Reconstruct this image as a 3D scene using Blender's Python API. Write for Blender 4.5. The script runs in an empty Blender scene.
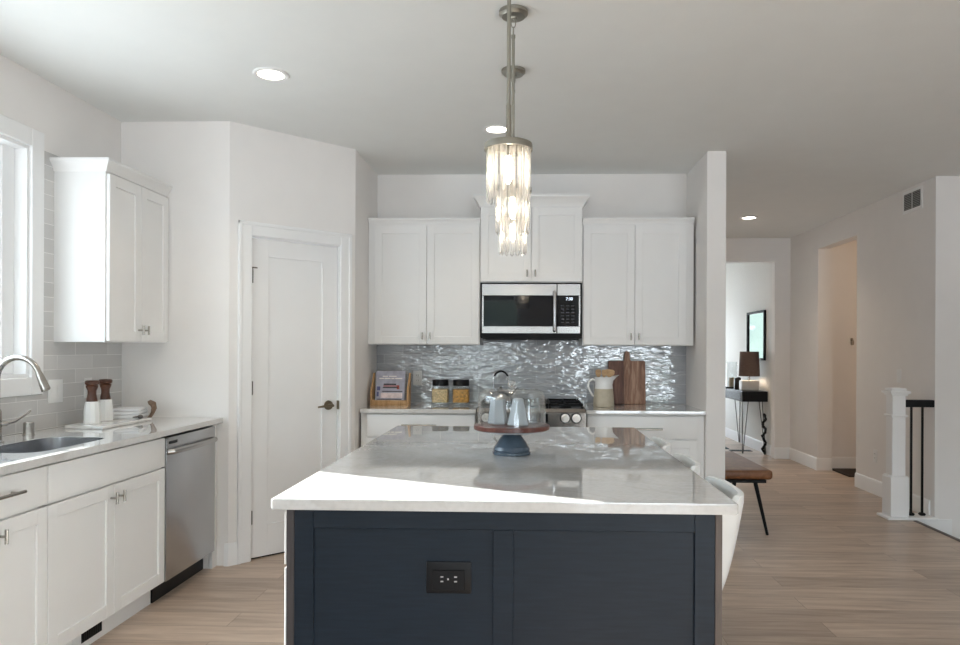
import bpy, bmesh, math, random
from mathutils import Vector, Matrix
random.seed(7)
S = bpy.context.scene
COL = S.collection
PI = math.pi

# ------------------------------------------------------------------ camera
cam_d = bpy.data.cameras.new('camera')
cam = bpy.data.objects.new('camera', cam_d)
COL.objects.link(cam)
F_PX, CX, CY, YAW, ROLL, H = 710.73, 505.03, 349.88, 0.0329, 0.0042, 1.339
cam_d.sensor_fit = 'HORIZONTAL'
cam_d.sensor_width = 36.0
cam_d.lens = 36.0 * F_PX / 960.0
cam_d.shift_x = -(CX - 480.0) / 960.0
cam_d.shift_y = (CY - 322.5) / 960.0
cam_d.clip_start = 0.05
cam.location = (0, 0, H)
cam.rotation_euler = (Matrix.Rotation(YAW, 3, 'Z') @ Matrix.Rotation(PI / 2, 3, 'X') @ Matrix.Rotation(ROLL, 3, 'Z')).to_euler()
S.camera = cam

# ------------------------------------------------------------------ view, world, sun
S.view_settings.view_transform = 'Standard'
S.view_settings.look = 'None'
S.view_settings.gamma = 1.0
S.view_settings.use_curve_mapping = False
S.view_settings.exposure = 0.60
try:
    S.cycles.use_denoising = True
    S.cycles.max_bounces = 14
    S.cycles.diffuse_bounces = 8
    S.cycles.glossy_bounces = 6
    S.cycles.transmission_bounces = 12
    S.cycles.transparent_max_bounces = 16
    S.cycles.caustics_reflective = False
    S.cycles.caustics_refractive = False
    S.cycles.sample_clamp_indirect = 6.0
except Exception:
    pass

W = bpy.data.worlds.new('world')
S.world = W
W.use_nodes = True
nt = W.node_tree
nt.nodes.clear()
tc = nt.nodes.new('ShaderNodeTexCoord')
sep = nt.nodes.new('ShaderNodeSeparateXYZ')
nt.links.new(tc.outputs['Generated'], sep.inputs[0])
nz = nt.nodes.new('ShaderNodeTexNoise')
nz.inputs['Scale'].default_value = 9.0
nz.inputs['Detail'].default_value = 6.0
nt.links.new(tc.outputs['Generated'], nz.inputs['Vector'])
ma = nt.nodes.new('ShaderNodeMath')
ma.operation = 'MULTIPLY_ADD'
ma.inputs[1].default_value = 0.35
nt.links.new(nz.outputs['Fac'], ma.inputs[0])
nt.links.new(sep.outputs['Z'], ma.inputs[2])
rmp = nt.nodes.new('ShaderNodeValToRGB')
el = rmp.color_ramp.elements
el[0].position, el[0].color = 0.02, (0.56, 0.59, 0.62, 1)
el[1].position, el[1].color = 0.95, (0.60, 0.78, 1.0, 1)
for p, c in ((0.155, (0.80, 0.88, 0.97, 1)), (0.185, (0.06, 0.08, 0.075, 1)), (0.265, (0.09, 0.115, 0.10, 1)), (0.290, (0.86, 0.94, 1.0, 1))):
    e = el.new(p)
    e.color = c
nt.links.new(ma.outputs[0], rmp.inputs[0])
bg = nt.nodes.new('ShaderNodeBackground')
bg.inputs['Strength'].default_value = 9.2
nt.links.new(rmp.outputs[0], bg.inputs[0])
wo = nt.nodes.new('ShaderNodeOutputWorld')
nt.links.new(bg.outputs[0], wo.inputs[0])


def light(name, kind, loc, energy, color=(1, 1, 1), rot=None, target=None, **kw):
    d = bpy.data.lights.new(name, kind)
    d.energy = energy
    d.color = color
    for k, v in kw.items():
        setattr(d, k, v)
    o = bpy.data.objects.new(name, d)
    o.location = loc
    if target is not None:
        o.rotation_euler = (Vector(target) - Vector(loc)).to_track_quat('-Z', 'Y').to_euler()
    COL.objects.link(o)
    return o


SUN_DIR = Vector((0.904, -0.427, -0.445))
light('sun', 'SUN', (-6, 6, 4), 30.0, (1.0, 0.97, 0.93), target=Vector((-6, 6, 4)) + SUN_DIR, angle=0.006)

# daylight: the sky seen through each window; portals guide the sampling of the window openings
def portal(name, loc, target, sx, sy):
    o = light(name, 'AREA', loc, 1.0, target=target, shape='RECTANGLE', size=sx, size_y=sy)
    o.data.cycles.is_portal = True
    return o

portal('portal_rear_window', (-1.22, -4.36, 1.70), (-1.22, 0, 1.70), 2.2, 1.55)
portal('portal_rear_door', (2.3, -4.36, 1.22), (2.3, 0, 1.22), 2.65, 2.5)
portal('portal_side_window', (6.16, -0.5, 1.45), (0, -0.5, 1.45), 1.25, 1.95)
portal('portal_sink_window', (-2.69, 2.35, 1.78), (0, 2.35, 1.78), 2.35, 1.25)
portal('portal_front_door', (2.25, 12.26, 1.38), (2.25, 9, 1.38), 0.95, 1.9)

# ------------------------------------------------------------------ materials
def srgb(r, g, b):
    f = lambda v: (v / 12.92) if v <= 0.04045 else ((v + 0.055) / 1.055) ** 2.4
    return (f(r / 255), f(g / 255), f(b / 255), 1)


class NT:
    def __init__(self, name):
        self.m = bpy.data.materials.new(name)
        self.m.use_nodes = True
        self.t = self.m.node_tree
        self.b = self.t.nodes['Principled BSDF']

    def n(self, typ, **kw):
        o = self.t.nodes.new(typ)
        for k, v in kw.items():
            if hasattr(o, k):
                setattr(o, k, v)
            else:
                o.inputs[k.replace('_', ' ')].default_value = v
        return o

    def l(self, a, b):
        self.t.links.new(a, b)

    def coord(self, scale=(1, 1, 1), rot=(0, 0, 0)):
        c = self.n('ShaderNodeTexCoord')
        m = self.n('ShaderNodeMapping')
        m.inputs['Scale'].default_value = scale
        m.inputs['Rotation'].default_value = rot
        self.l(c.outputs['Object'], m.inputs[0])
        return m.outputs[0]

    def bump(self, sock, strength=0.2, dist=0.002):
        b = self.n('ShaderNodeBump')
        b.inputs['Strength'].default_value = strength
        b.inputs['Distance'].default_value = dist
        self.l(sock, b.inputs['Height'])
        self.l(b.outputs[0], self.b.inputs['Normal'])
        return b

    def ramp(self, sock, stops):
        r = self.n('ShaderNodeValToRGB')
        e = r.color_ramp.elements
        e[0].position, e[0].color = stops[0]
        e[1].position, e[1].color = stops[-1]
        for p, c in stops[1:-1]:
            x = e.new(p)
            x.color = c
        self.l(sock, r.inputs[0])
        return r.outputs[0]


def plain(name, col, rough=0.5, metal=0.0, var=0.04, scale=6.0, bump=0.0, bscale=60.0, coat=0.0, spec=0.5, stretch=(1, 1, 1)):
    """flat colour with a faint procedural variation, optional bump"""
    m = NT(name)
    co = m.coord(stretch)
    no = m.n('ShaderNodeTexNoise', Scale=scale, Detail=3.0)
    m.l(co, no.inputs['Vector'])
    c0 = tuple(max(0, c * (1 - var)) for c in col[:3]) + (1,)
    c1 = tuple(min(1, c * (1 + var)) for c in col[:3]) + (1,)
    m.l(m.ramp(no.outputs['Fac'], [(0.3, c0), (0.7, c1)]), m.b.inputs['Base Color'])
    m.b.inputs['Roughness'].default_value = rough
    m.b.inputs['Metallic'].default_value = metal
    m.b.inputs['Coat Weight'].default_value = coat
    m.b.inputs['Specular IOR Level'].default_value = spec
    if bump:
        n2 = m.n('ShaderNodeTexNoise', Scale=bscale, Detail=2.0)
        m.l(co, n2.inputs['Vector'])
        m.bump(n2.outputs['Fac'], bump, 0.001)
    return m.m


def emit(name, col, strength):
    m = NT(name)
    m.b.inputs['Base Color'].default_value = col
    m.b.inputs['Emission Color'].default_value = col
    m.b.inputs['Emission Strength'].default_value = strength
    return m.m


def thin_glass(name, tint=(1, 1, 1, 1), refl=1.0):
    m = NT(name)
    m.t.nodes.remove(m.b)
    tr = m.n('ShaderNodeBsdfTransparent')
    tr.inputs[0].default_value = tint
    gl = m.n('ShaderNodeBsdfGlossy')
    gl.inputs['Roughness'].default_value = 0.01
    lw = m.n('ShaderNodeLayerWeight')
    lw.inputs['Blend'].default_value = 0.25
    mu = m.n('ShaderNodeMath', operation='MULTIPLY_ADD')
    mu.inputs[1].default_value = 0.45 * refl
    mu.inputs[2].default_value = 0.035
    mx = m.n('ShaderNodeMixShader')
    m.l(lw.outputs['Facing'], mu.inputs[0])
    m.l(mu.outputs[0], mx.inputs[0])
    m.l(tr.outputs[0], mx.inputs[1])
    m.l(gl.outputs[0], mx.inputs[2])
    m.l(mx.outputs[0], m.t.nodes['Material Output'].inputs[0])
    return m.m


def wood(name, c0, c1, c2, scale=(2, 2, 18), rough=0.45, rot=(0, 0, 0)):
    m = NT(name)
    co = m.coord(scale, rot)
    no = m.n('ShaderNodeTexNoise', Scale=4.0, Detail=6.0, Roughness=0.65, Distortion=0.6)
    m.l(co, no.inputs['Vector'])
    m.l(m.ramp(no.outputs['Fac'], [(0.25, c0), (0.5, c1), (0.75, c2)]), m.b.inputs['Base Color'])
    m.b.inputs['Roughness'].default_value = rough
    m.bump(no.outputs['Fac'], 0.15, 0.001)
    return m.m


def tile(name, axes, cbase, cgrout, wavy, rough):
    """3 x 12 inch running-bond tile on the plane of the two given axes"""
    m = NT(name)
    c = m.n('ShaderNodeTexCoord')
    s = m.n('ShaderNodeSeparateXYZ')
    k = m.n('ShaderNodeCombineXYZ')
    m.l(c.outputs['Object'], s.inputs[0])
    m.l(s.outputs[axes[0]], k.inputs[0])
    m.l(s.outputs['Z'], k.inputs[1])
    br = m.n('ShaderNodeTexBrick', offset=0.5)
    sh_ = m.n('ShaderNodeMapping')
    sh_.inputs['Location'].default_value = (0.09, 0.0, 0)
    m.l(k.outputs[0], sh_.inputs[0])
    m.l(sh_.outputs[0], br.inputs['Vector'])
    m.b.inputs['Specular IOR Level'].default_value = 0.5 + 0.5 * wavy
    m.b.inputs['Coat Weight'].default_value = max(0.0, wavy - 0.2)
    m.b.inputs['Coat Roughness'].default_value = 0.03
    for a, v in (('Scale', 1.0), ('Mortar Size', 0.0016), ('Mortar Smooth', 0.2), ('Brick Width', 0.305), ('Row Height', 0.0765), ('Bias', 0.0)):
        br.inputs[a].default_value = v
    br.inputs['Color1'].default_value = tuple(v * 0.90 for v in cbase[:3]) + (1,)
    br.inputs['Color2'].default_value = tuple(v * 1.08 for v in cbase[:3]) + (1,)
    br.inputs['Mortar'].default_value = cgrout
    m.l(br.outputs['Color'], m.b.inputs['Base Color'])
    mr = m.n('ShaderNodeMapRange')
    mr.inputs['To Min'].default_value = rough
    mr.inputs['To Max'].default_value = 0.8
    m.l(br.outputs['Fac'], mr.inputs[0])
    m.l(mr.outputs[0], m.b.inputs['Roughness'])
    # each tile tips and ripples a little, like hand-made ware
    no = m.n('ShaderNodeTexNoise', Scale=1.0, Detail=2.0)
    mp = m.n('ShaderNodeMapping')
    mp.inputs['Scale'].default_value = (10, 27, 1)
    m.l(k.outputs[0], mp.inputs[0])
    m.l(mp.outputs[0], no.inputs['Vector'])
    b1 = m.n('ShaderNodeBump')
    b1.inputs['Strength'].default_value = wavy
    b1.inputs['Distance'].default_value = 0.0065
    m.l(no.outputs['Fac'], b1.inputs['Height'])
    inv = m.n('ShaderNodeMath', operation='SUBTRACT')
    inv.inputs[0].default_value = 1.0
    m.l(br.outputs['Fac'], inv.inputs[1])
    b2 = m.n('ShaderNodeBump')
    b2.inputs['Strength'].default_value = 0.5
    b2.inputs['Distance'].default_value = 0.0015
    m.l(inv.outputs[0], b2.inputs['Height'])
    m.l(b1.outputs[0], b2.inputs['Normal'])
    m.l(b2.outputs[0], m.b.inputs['Normal'])
    m.l(b2.outputs[0], m.b.inputs['Coat Normal'])
    return m.m


def floor_mat():
    m = NT('light_oak_planks')
    c = m.n('ShaderNodeTexCoord')
    br = m.n('ShaderNodeTexBrick', offset=0.37, offset_frequency=2)
    m.l(c.outputs['Object'], br.inputs['Vector'])
    for a, v in (('Scale', 1.0), ('Mortar Size', 0.0011), ('Mortar Smooth', 0.1), ('Brick Width', 1.45), ('Row Height', 0.178)):
        br.inputs[a].default_value = v
    br.inputs['Color1'].default_value = (0, 0, 0, 1)
    br.inputs['Color2'].default_value = (1, 1, 1, 1)
    br.inputs['Mortar'].default_value = (0.5, 0.5, 0.5, 1)
    off = m.n('ShaderNodeVectorMath', operation='MULTIPLY_ADD')
    off.inputs[1].default_value = (7, 3, 0)
    m.l(br.outputs['Color'], off.inputs[0])
    m.l(c.outputs['Object'], off.inputs[2])
    mp = m.n('ShaderNodeMapping')
    mp.inputs['Scale'].default_value = (0.9, 9.0, 1)
    m.l(off.outputs[0], mp.inputs[0])
    no = m.n('ShaderNodeTexNoise', Scale=2.2, Detail=7.0, Roughness=0.62, Distortion=0.5)
    m.l(mp.outputs[0], no.inputs['Vector'])
    grain = m.ramp(no.outputs['Fac'], [(0.25, FLOOR_D), (0.5, FLOOR_M), (0.72, FLOOR_L)])
    mix = m.n('ShaderNodeMix', data_type='RGBA', blend_type='MULTIPLY')
    mix.inputs[0].default_value = 1.0
    tone = m.ramp(br.outputs['Color'], [(0.0, (0.82, 0.80, 0.79, 1)), (1.0, (1.10, 1.09, 1.08, 1))])
    m.l(grain, mix.inputs[6])
    m.l(tone, mix.inputs[7])
    gap = m.n('ShaderNodeMix', data_type='RGBA')
    gap.inputs[7].default_value = (0.16, 0.115, 0.08, 1)
    m.l(br.outputs['Fac'], gap.inputs[0])
    m.l(mix.outputs[2], gap.inputs[6])
    m.l(gap.outputs[2], m.b.inputs['Base Color'])
    m.b.inputs['Roughness'].default_value = 0.36
    m.bump(no.outputs['Fac'], 0.12, 0.001)
    return m.m


FLOOR_D, FLOOR_M, FLOOR_L = (0.33, 0.25, 0.195, 1), (0.49, 0.385, 0.305, 1), (0.61, 0.505, 0.415, 1)


def quartz(name, base, vein, rough):
    m = NT(name)
    co = m.coord((1, 1, 1))
    n1 = m.n('ShaderNodeTexNoise', Scale=1.7, Detail=8.0, Roughness=0.6, Distortion=1.4)
    m.l(co, n1.inputs['Vector'])
    v = m.ramp(n1.outputs['Fac'], [(0.44, base), (0.495, vein), (0.52, base)])
    n2 = m.n('ShaderNodeTexNoise', Scale=60.0, Detail=2.0)
    m.l(co, n2.inputs['Vector'])
    sp = m.ramp(n2.outputs['Fac'], [(0.3, (0.93, 0.93, 0.93, 1)), (0.6, (1, 1, 1, 1))])
    mix = m.n('ShaderNodeMix', data_type='RGBA', blend_type='MULTIPLY')
    mix.inputs[0].default_value = 1.0
    m.l(v, mix.inputs[6])
    m.l(sp, mix.inputs[7])
    m.l(mix.outputs[2], m.b.inputs['Base Color'])
    m.b.inputs['Roughness'].default_value = rough
    m.b.inputs['Specular IOR Level'].default_value = 0.7
    m.b.inputs['Coat Weight'].default_value = 0.6
    m.b.inputs['Coat Roughness'].default_value = 0.015
    return m.m


def steel(name, base=(0.60, 0.60, 0.61), rough=0.27, stretch=(1, 1, 60)):
    m = NT(name)
    co = m.coord(stretch)
    no = m.n('ShaderNodeTexNoise', Scale=12.0, Detail=3.0)
    m.l(co, no.inputs['Vector'])
    m.b.inputs['Base Color'].default_value = base + (1,)
    m.b.inputs['Metallic'].default_value = 1.0
    mr = m.n('ShaderNodeMapRange')
    mr.inputs['To Min'].default_value = rough * 0.97
    mr.inputs['To Max'].default_value = rough * 1.03
    m.l(no.outputs['Fac'], mr.inputs[0])
    m.l(mr.outputs[0], m.b.inputs['Roughness'])
    return m.m


M = {}
M['wall'] = plain('warm_white_paint', (0.80, 0.777, 0.758), 0.85, bump=0.06, bscale=90, var=0.01)
M['ceiling'] = plain('flat_ceiling_paint', (0.79, 0.805, 0.795), 0.95, bump=0.25, bscale=45, var=0.01)
M['trim'] = plain('white_trim_paint', (0.83, 0.83, 0.83), 0.38, var=0.01)
M['cabinet'] = plain('white_cabinet_paint', (0.80, 0.795, 0.785), 0.36, var=0.01)
M['navy'] = plain('navy_cabinet_paint', (0.0075, 0.0145, 0.0245), 0.42, spec=0.28, var=0.18, scale=9, stretch=(1, 1, 12), bump=0.02, bscale=60)
M['dark'] = plain('black_shadow_gap', (0.005, 0.005, 0.006), 0.7, spec=0.1)
M['floor'] = floor_mat()
M['quartz'] = quartz('white_quartz', (0.64, 0.632, 0.618, 1), (0.60, 0.585, 0.565, 1), 0.03)
M['tile_back'] = tile('grey_glazed_tile', 'X', (0.42, 0.435, 0.46), (0.58, 0.58, 0.58, 1), 1.0, 0.05)
M['tile_left'] = tile('taupe_glazed_tile', 'Y', (0.57, 0.56, 0.55), (0.76, 0.75, 0.73, 1), 0.12, 0.16)
M['steel'] = steel('brushed_steel', (0.52, 0.52, 0.53))
M['steel_h'] = steel('brushed_steel_horizontal', (0.40, 0.39, 0.38), stretch=(60, 1, 1))
M['nickel'] = steel('brushed_nickel', (0.40, 0.375, 0.345), 0.25)
M['pendant'] = steel('antique_silver', (0.36, 0.345, 0.30), 0.38)
M['bronze'] = steel('aged_bronze_metal', (0.24, 0.20, 0.14), 0.3)
M['hinge'] = plain('dark_hinge_metal', (0.13, 0.12, 0.11), 0.4, 0.8)
M['black'] = plain('black_plastic', (0.007, 0.007, 0.008), 0.35, spec=0.22)
M['blackglass'] = plain('black_glass', (0.006, 0.007, 0.010), 0.04, spec=0.35)
M['blackmetal'] = plain('black_powder_metal', (0.006, 0.006, 0.007), 0.5, spec=0.2)
M['iron'] = plain('cast_iron', (0.009, 0.009, 0.010), 0.55, bump=0.2, bscale=120, spec=0.2)
M['plastic'] = plain('white_plastic', (0.84, 0.83, 0.82), 0.35)
M['plate_w'] = plain('white_outlet_plastic', (0.78, 0.78, 0.77), 0.4)
M['shell'] = plain('white_stool_shell', (0.83, 0.84, 0.83), 0.34)
M['cushion'] = plain('cream_stool_pad', (0.70, 0.63, 0.52), 0.7, bump=0.2, bscale=200)
M['edge_wood'] = wood('stained_edge_wood', (0.055, 0.042, 0.036, 1), (0.095, 0.073, 0.062, 1), (0.15, 0.118, 0.10, 1), (10, 10, 1))
M['edge_dark'] = wood('dark_stained_edge', (0.030, 0.026, 0.026, 1), (0.05, 0.042, 0.042, 1), (0.075, 0.062, 0.06, 1), (10, 10, 1))
M['knob_steel'] = steel('polished_knob_steel', (0.92, 0.87, 0.82), 0.35)
M['dark_steel'] = steel('dark_brushed_steel', (0.40, 0.36, 0.33), 0.25)
M['pane'] = thin_glass('window_glass', (0.98, 0.99, 0.99, 1))
M['pane_dimmed'] = thin_glass('dimmed_window_glass', (0.84, 0.86, 0.86, 1))  # tint added to dim the daylight coming through the sink window
M['glass'] = thin_glass('clear_thin_glass', (0.965, 0.975, 0.975, 1), 1.0)
m = NT('crystal_glass')
m.t.nodes.remove(m.b)
tr = m.n('ShaderNodeBsdfTransparent')
tr.inputs[0].default_value = (0.985, 0.98, 0.97, 1)
gl = m.n('ShaderNodeBsdfGlossy', Roughness=0.06)
tl = m.n('ShaderNodeBsdfTranslucent')
tl.inputs[0].default_value = (1.0, 0.99, 0.97, 1)
lw = m.n('ShaderNodeLayerWeight', Blend=0.55)
m1 = m.n('ShaderNodeMixShader')
m2 = m.n('ShaderNodeMixShader')
m3 = m.n('ShaderNodeMixShader')
m1.inputs[0].default_value = 0.06
m3.inputs[0].default_value = 0.55
m.l(tr.outputs[0], m1.inputs[1])
m.l(tl.outputs[0], m1.inputs[2])
m.l(tl.outputs[0], m3.inputs[1])
m.l(gl.outputs[0], m3.inputs[2])
m.l(lw.outputs['Facing'], m2.inputs[0])
m.l(m1.outputs[0], m2.inputs[1])
m.l(m3.outputs[0], m2.inputs[2])
m.l(m2.outputs[0], m.t.nodes['Material Output'].inputs[0])
M['crystal'] = m.m
M['bulb'] = emit('warm_bulb', (1.0, 0.86, 0.68, 1), 30.0)
M['can'] = emit('recessed_lamp_lens', (1.0, 0.90, 0.76, 1), 9.0)
M['board'] = wood('acacia_board', (0.10, 0.04, 0.022, 1), (0.30, 0.155, 0.095, 1), (0.55, 0.36, 0.25, 1), (10, 10, 0.7), 0.5)
M['board_dark'] = wood('dark_acacia_strip', (0.05, 0.018, 0.010, 1), (0.13, 0.05, 0.03, 1), (0.26, 0.12, 0.075, 1), (8, 8, 0.9), 0.5)
M['mill_wood'] = wood('dark_turned_wood', (0.028, 0.011, 0.007, 1), (0.075, 0.027, 0.015, 1), (0.16, 0.065, 0.033, 1), (5, 5, 3), 0.35)
M['plate_wood'] = wood('red_brown_plate_wood', (0.05, 0.015, 0.011, 1), (0.12, 0.037, 0.026, 1), (0.20, 0.08, 0.055, 1), (3, 14, 3), 0.3)
M['bamboo'] = wood('bamboo_wood', (0.35, 0.20, 0.09, 1), (0.50, 0.31, 0.15, 1), (0.62, 0.42, 0.23, 1), (3, 3, 12), 0.5)
M['oak'] = wood('honey_oak', (0.30, 0.165, 0.065, 1), (0.46, 0.27, 0.12, 1), (0.58, 0.37, 0.19, 1), (14, 3, 2), 0.5)
M['tail_wood'] = wood('carved_brown_wood', (0.09, 0.055, 0.035, 1), (0.19, 0.12, 0.08, 1), (0.32, 0.22, 0.15, 1), (6, 6, 6), 0.6)
M['marble'] = quartz('white_marble', (0.80, 0.79, 0.77, 1), (0.66, 0.64, 0.62, 1), 0.25)
M['ceramic'] = plain('white_ceramic', (0.80, 0.80, 0.79), 0.2)
M['bluegrey'] = plain('blue_grey_ceramic', (0.075, 0.105, 0.14), 0.2, var=0.15, scale=20)
M['palegrey'] = plain('pale_grey_ceramic', (0.43, 0.47, 0.51), 0.35)
M['towel'] = plain('white_linen', (0.74, 0.75, 0.77), 0.9, bump=0.4, bscale=300)
M['stone'] = plain('tan_stoneware', (0.44, 0.39, 0.30), 0.5, var=0.08, scale=30)
M['pasta_pale'] = plain('pale_pasta', (0.62, 0.47, 0.26), 0.6, var=0.35, scale=70, bump=0.8, bscale=70)
M['pasta_gold'] = plain('golden_pasta', (0.52, 0.27, 0.06), 0.6, var=0.45, scale=60, bump=0.8, bscale=60)
M['paper'] = plain('book_cover_paper', (0.36, 0.36, 0.44), 0.5, var=0.15, scale=25)
M['paper_pages'] = plain('page_paper', (0.78, 0.74, 0.70), 0.8)
M['ink'] = plain('printed_dark_ink', (0.02, 0.014, 0.016), 0.6)
M['ink_red'] = plain('printed_red_ink', (0.32, 0.07, 0.05), 0.6)
M['ink_blue'] = plain('printed_blue_ink', (0.08, 0.09, 0.22), 0.6)
M['leather'] = wood('tan_leather', (0.09, 0.032, 0.011, 1), (0.18, 0.07, 0.026, 1), (0.28, 0.125, 0.052, 1), (3, 3, 3), 0.42)
M['shade'] = plain('brown_linen_shade', (0.16, 0.105, 0.085), 0.9, var=0.2, scale=80, bump=0.5, bscale=250)
M['lampbase'] = plain('glazed_white_lamp_base', (0.62, 0.60, 0.57), 0.35)
M['mirror'] = plain('mirror_silvering', (0.85, 0.87, 0.88), 0.015, 1.0, var=0.0)
M['rug'] = plain('slate_blue_rug', (0.10, 0.12, 0.14), 0.95, var=0.3, scale=40, bump=0.8, bscale=300)
M['mat'] = plain('dark_brown_mat', (0.028, 0.018, 0.013), 0.9, bump=0.6, bscale=300)
M['candle'] = plain('ivory_candle', (0.60, 0.50, 0.33), 0.5)
M['shiplap'] = None
m = NT('white_vertical_boards')
c = m.n('ShaderNodeTexCoord')
wv = m.n('ShaderNodeTexWave', wave_type='BANDS', bands_direction='Y', wave_profile='SAW')
wv.inputs['Scale'].default_value = 1.0 / 0.14 / 2.0
wv.inputs['Distortion'].default_value = 0.0
m.l(c.outputs['Object'], wv.inputs['Vector'])
gr = m.ramp(wv.outputs['Fac'], [(0.0, (0, 0, 0, 1)), (0.06, (1, 1, 1, 1))])
m.bump(gr, 0.9, 0.006)
m.b.inputs['Base Color'].default_value = (0.74, 0.73, 0.70, 1)
m.b.inputs['Roughness'].default_value = 0.6
M['shiplap'] = m.m
M['digit'] = emit('clock_digits', (0.75, 0.85, 1.0, 1), 1.2)


# ------------------------------------------------------------------ mesh builder
class MB:
    def __init__(self):
        self.bm = bmesh.new()

    def box(self, x0, x1, y0, y1, z0, z1, bev=0.0, seg=1, mat=None):
        t = bmesh.new()
        bmesh.ops.create_cube(t, size=1.0)
        for v in t.verts:
            v.co = Vector(((x0 + x1) / 2 + v.co.x * abs(x1 - x0), (y0 + y1) / 2 + v.co.y * abs(y1 - y0), (z0 + z1) / 2 + v.co.z * abs(z1 - z0)))
        if bev > 0:
            bmesh.ops.bevel(t, geom=t.edges[:], offset=min(bev, 0.45 * min(abs(x1 - x0), abs(y1 - y0), abs(z1 - z0))), segments=seg, profile=0.6, affect='EDGES', clamp_overlap=True)
        self.merge(t, mat)
        return self

    def merge(self, t, mat=None):
        me = bpy.data.meshes.new('t')
        if mat is not None:
            t.transform(mat)
        t.to_mesh(me)
        t.free()
        self.bm.from_mesh(me)
        bpy.data.meshes.remove(me)

    def cyl(self, p0, p1, r0, r1=None, seg=20, caps=True):
        p0, p1 = Vector(p0), Vector(p1)
        r1 = r0 if r1 is None else r1
        d = p1 - p0
        t = bmesh.new()
        bmesh.ops.create_cone(t, cap_ends=caps, segments=seg, radius1=r0, radius2=r1, depth=d.length)
        q = d.to_track_quat('Z', 'Y').to_matrix().to_4x4()
        self.merge(t, Matrix.Translation((p0 + p1) / 2) @ q)
        return self

    def lathe(self, prof, seg=28, mat=None, cap=True):
        t = bmesh.new()
        rings = []
        for r, z in prof:
            if r < 1e-6:
                rings.append([t.verts.new((0, 0, z))])
            else:
                rings.append([t.verts.new((r * math.cos(2 * PI * k / seg), r * math.sin(2 * PI * k / seg), z)) for k in range(seg)])
        for a, b in zip(rings[:-1], rings[1:]):
            for k in range(seg):
                k2 = (k + 1) % seg
                if len(a) == 1 and len(b) == 1:
                    continue
                if len(a) == 1:
                    t.faces.new((a[0], b[k2], b[k]))
                elif len(b) == 1:
                    t.faces.new((a[k], a[k2], b[0]))
                else:
                    t.faces.new((a[k], a[k2], b[k2], b[k]))
        if cap:
            for rg, rev in ((rings[0], True), (rings[-1], False)):
                if len(rg) > 1:
                    t.faces.new(rg[::-1] if rev else rg)
        bmesh.ops.recalc_face_normals(t, faces=t.faces[:])
        self.merge(t, mat)
        return self

    def tube(self, pts, r, seg=12, caps=True):
        pts = [Vector(p) for p in pts]
        rr = r if isinstance(r, (list, tuple)) else [r] * len(pts)
        t = bmesh.new()
        rings = []
        up = None
        for i, p in enumerate(pts):
            a = pts[max(0, i - 1)]
            b = pts[min(len(pts) - 1, i + 1)]
            d = (b - a).normalized()
            if up is None:
                up = Vector((0, 0, 1)) if abs(d.z) < 0.9 else Vector((1, 0, 0))
            n1 = d.cross(up)
            if n1.length < 1e-5:
                n1 = d.cross(Vector((0, 1, 0)))
            n1.normalize()
            n2 = n1.cross(d).normalized()
            up = n2
            rings.append([t.verts.new(p + rr[i] * (math.cos(2 * PI * k / seg) * n1 + math.sin(2 * PI * k / seg) * n2)) for k in range(seg)])
        for a, b in zip(rings[:-1], rings[1:]):
            for k in range(seg):
                t.faces.new((a[k], a[(k + 1) % seg], b[(k + 1) % seg], b[k]))
        if caps:
            t.faces.new(rings[0][::-1])
            t.faces.new(rings[-1])
        bmesh.ops.recalc_face_normals(t, faces=t.faces[:])
        self.merge(t)
        return self

    def prism(self, poly, z0, z1, mat=None, bev=0.0):
        t = bmesh.new()
        a = [t.verts.new((x, y, z0)) for x, y in poly]
        b = [t.verts.new((x, y, z1)) for x, y in poly]
        n = len(poly)
        t.faces.new(a[::-1])
        t.faces.new(b)
        for k in range(n):
            t.faces.new((a[k], a[(k + 1) % n], b[(k + 1) % n], b[k]))
        bmesh.ops.recalc_face_normals(t, faces=t.faces[:])
        if bev:
            bmesh.ops.bevel(t, geom=t.edges[:], offset=bev, segments=2, affect='EDGES', clamp_overlap=True)
        self.merge(t, mat)
        return self

    def sweep(self, path, prof, side=1):
        """profile (offset, z) carried along a plan path with mitred corners; offset to the right of travel * side"""
        pts = [Vector((p[0], p[1], 0)) for p in path]
        t = bmesh.new()
        rings = []
        for i, p in enumerate(pts):
            ds = []
            if i > 0:
                ds.append((p - pts[i - 1]).normalized())
            if i < len(pts) - 1:
                ds.append((pts[i + 1] - p).normalized())
            ns = [Vector((d.y, -d.x, 0)) * side for d in ds]
            if len(ns) == 2:
                mm = (ns[0] + ns[1])
                mm = mm / max(0.2, mm.length_squared) * 2
            else:
                mm = ns[0]
            rings.append([t.verts.new(p + mm * o + Vector((0, 0, z))) for o, z in prof])
        n = len(prof)
        for a, b in zip(rings[:-1], rings[1:]):
            for k in range(n):
                t.faces.new((a[k], a[(k + 1) % n], b[(k + 1) % n], b[k]))
        t.faces.new(rings[0][::-1])
        t.faces.new(rings[-1])
        bmesh.ops.recalc_face_normals(t, faces=t.faces[:])
        self.merge(t)
        return self

    def sphere(self, c, r, seg=16, scale=(1, 1, 1)):
        t = bmesh.new()
        bmesh.ops.create_uvsphere(t, u_segments=seg, v_segments=max(6, seg // 2), radius=r)
        self.merge(t, Matrix.Translation(c) @ Matrix.Diagonal((scale[0], scale[1], scale[2], 1)))
        return self

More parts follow.
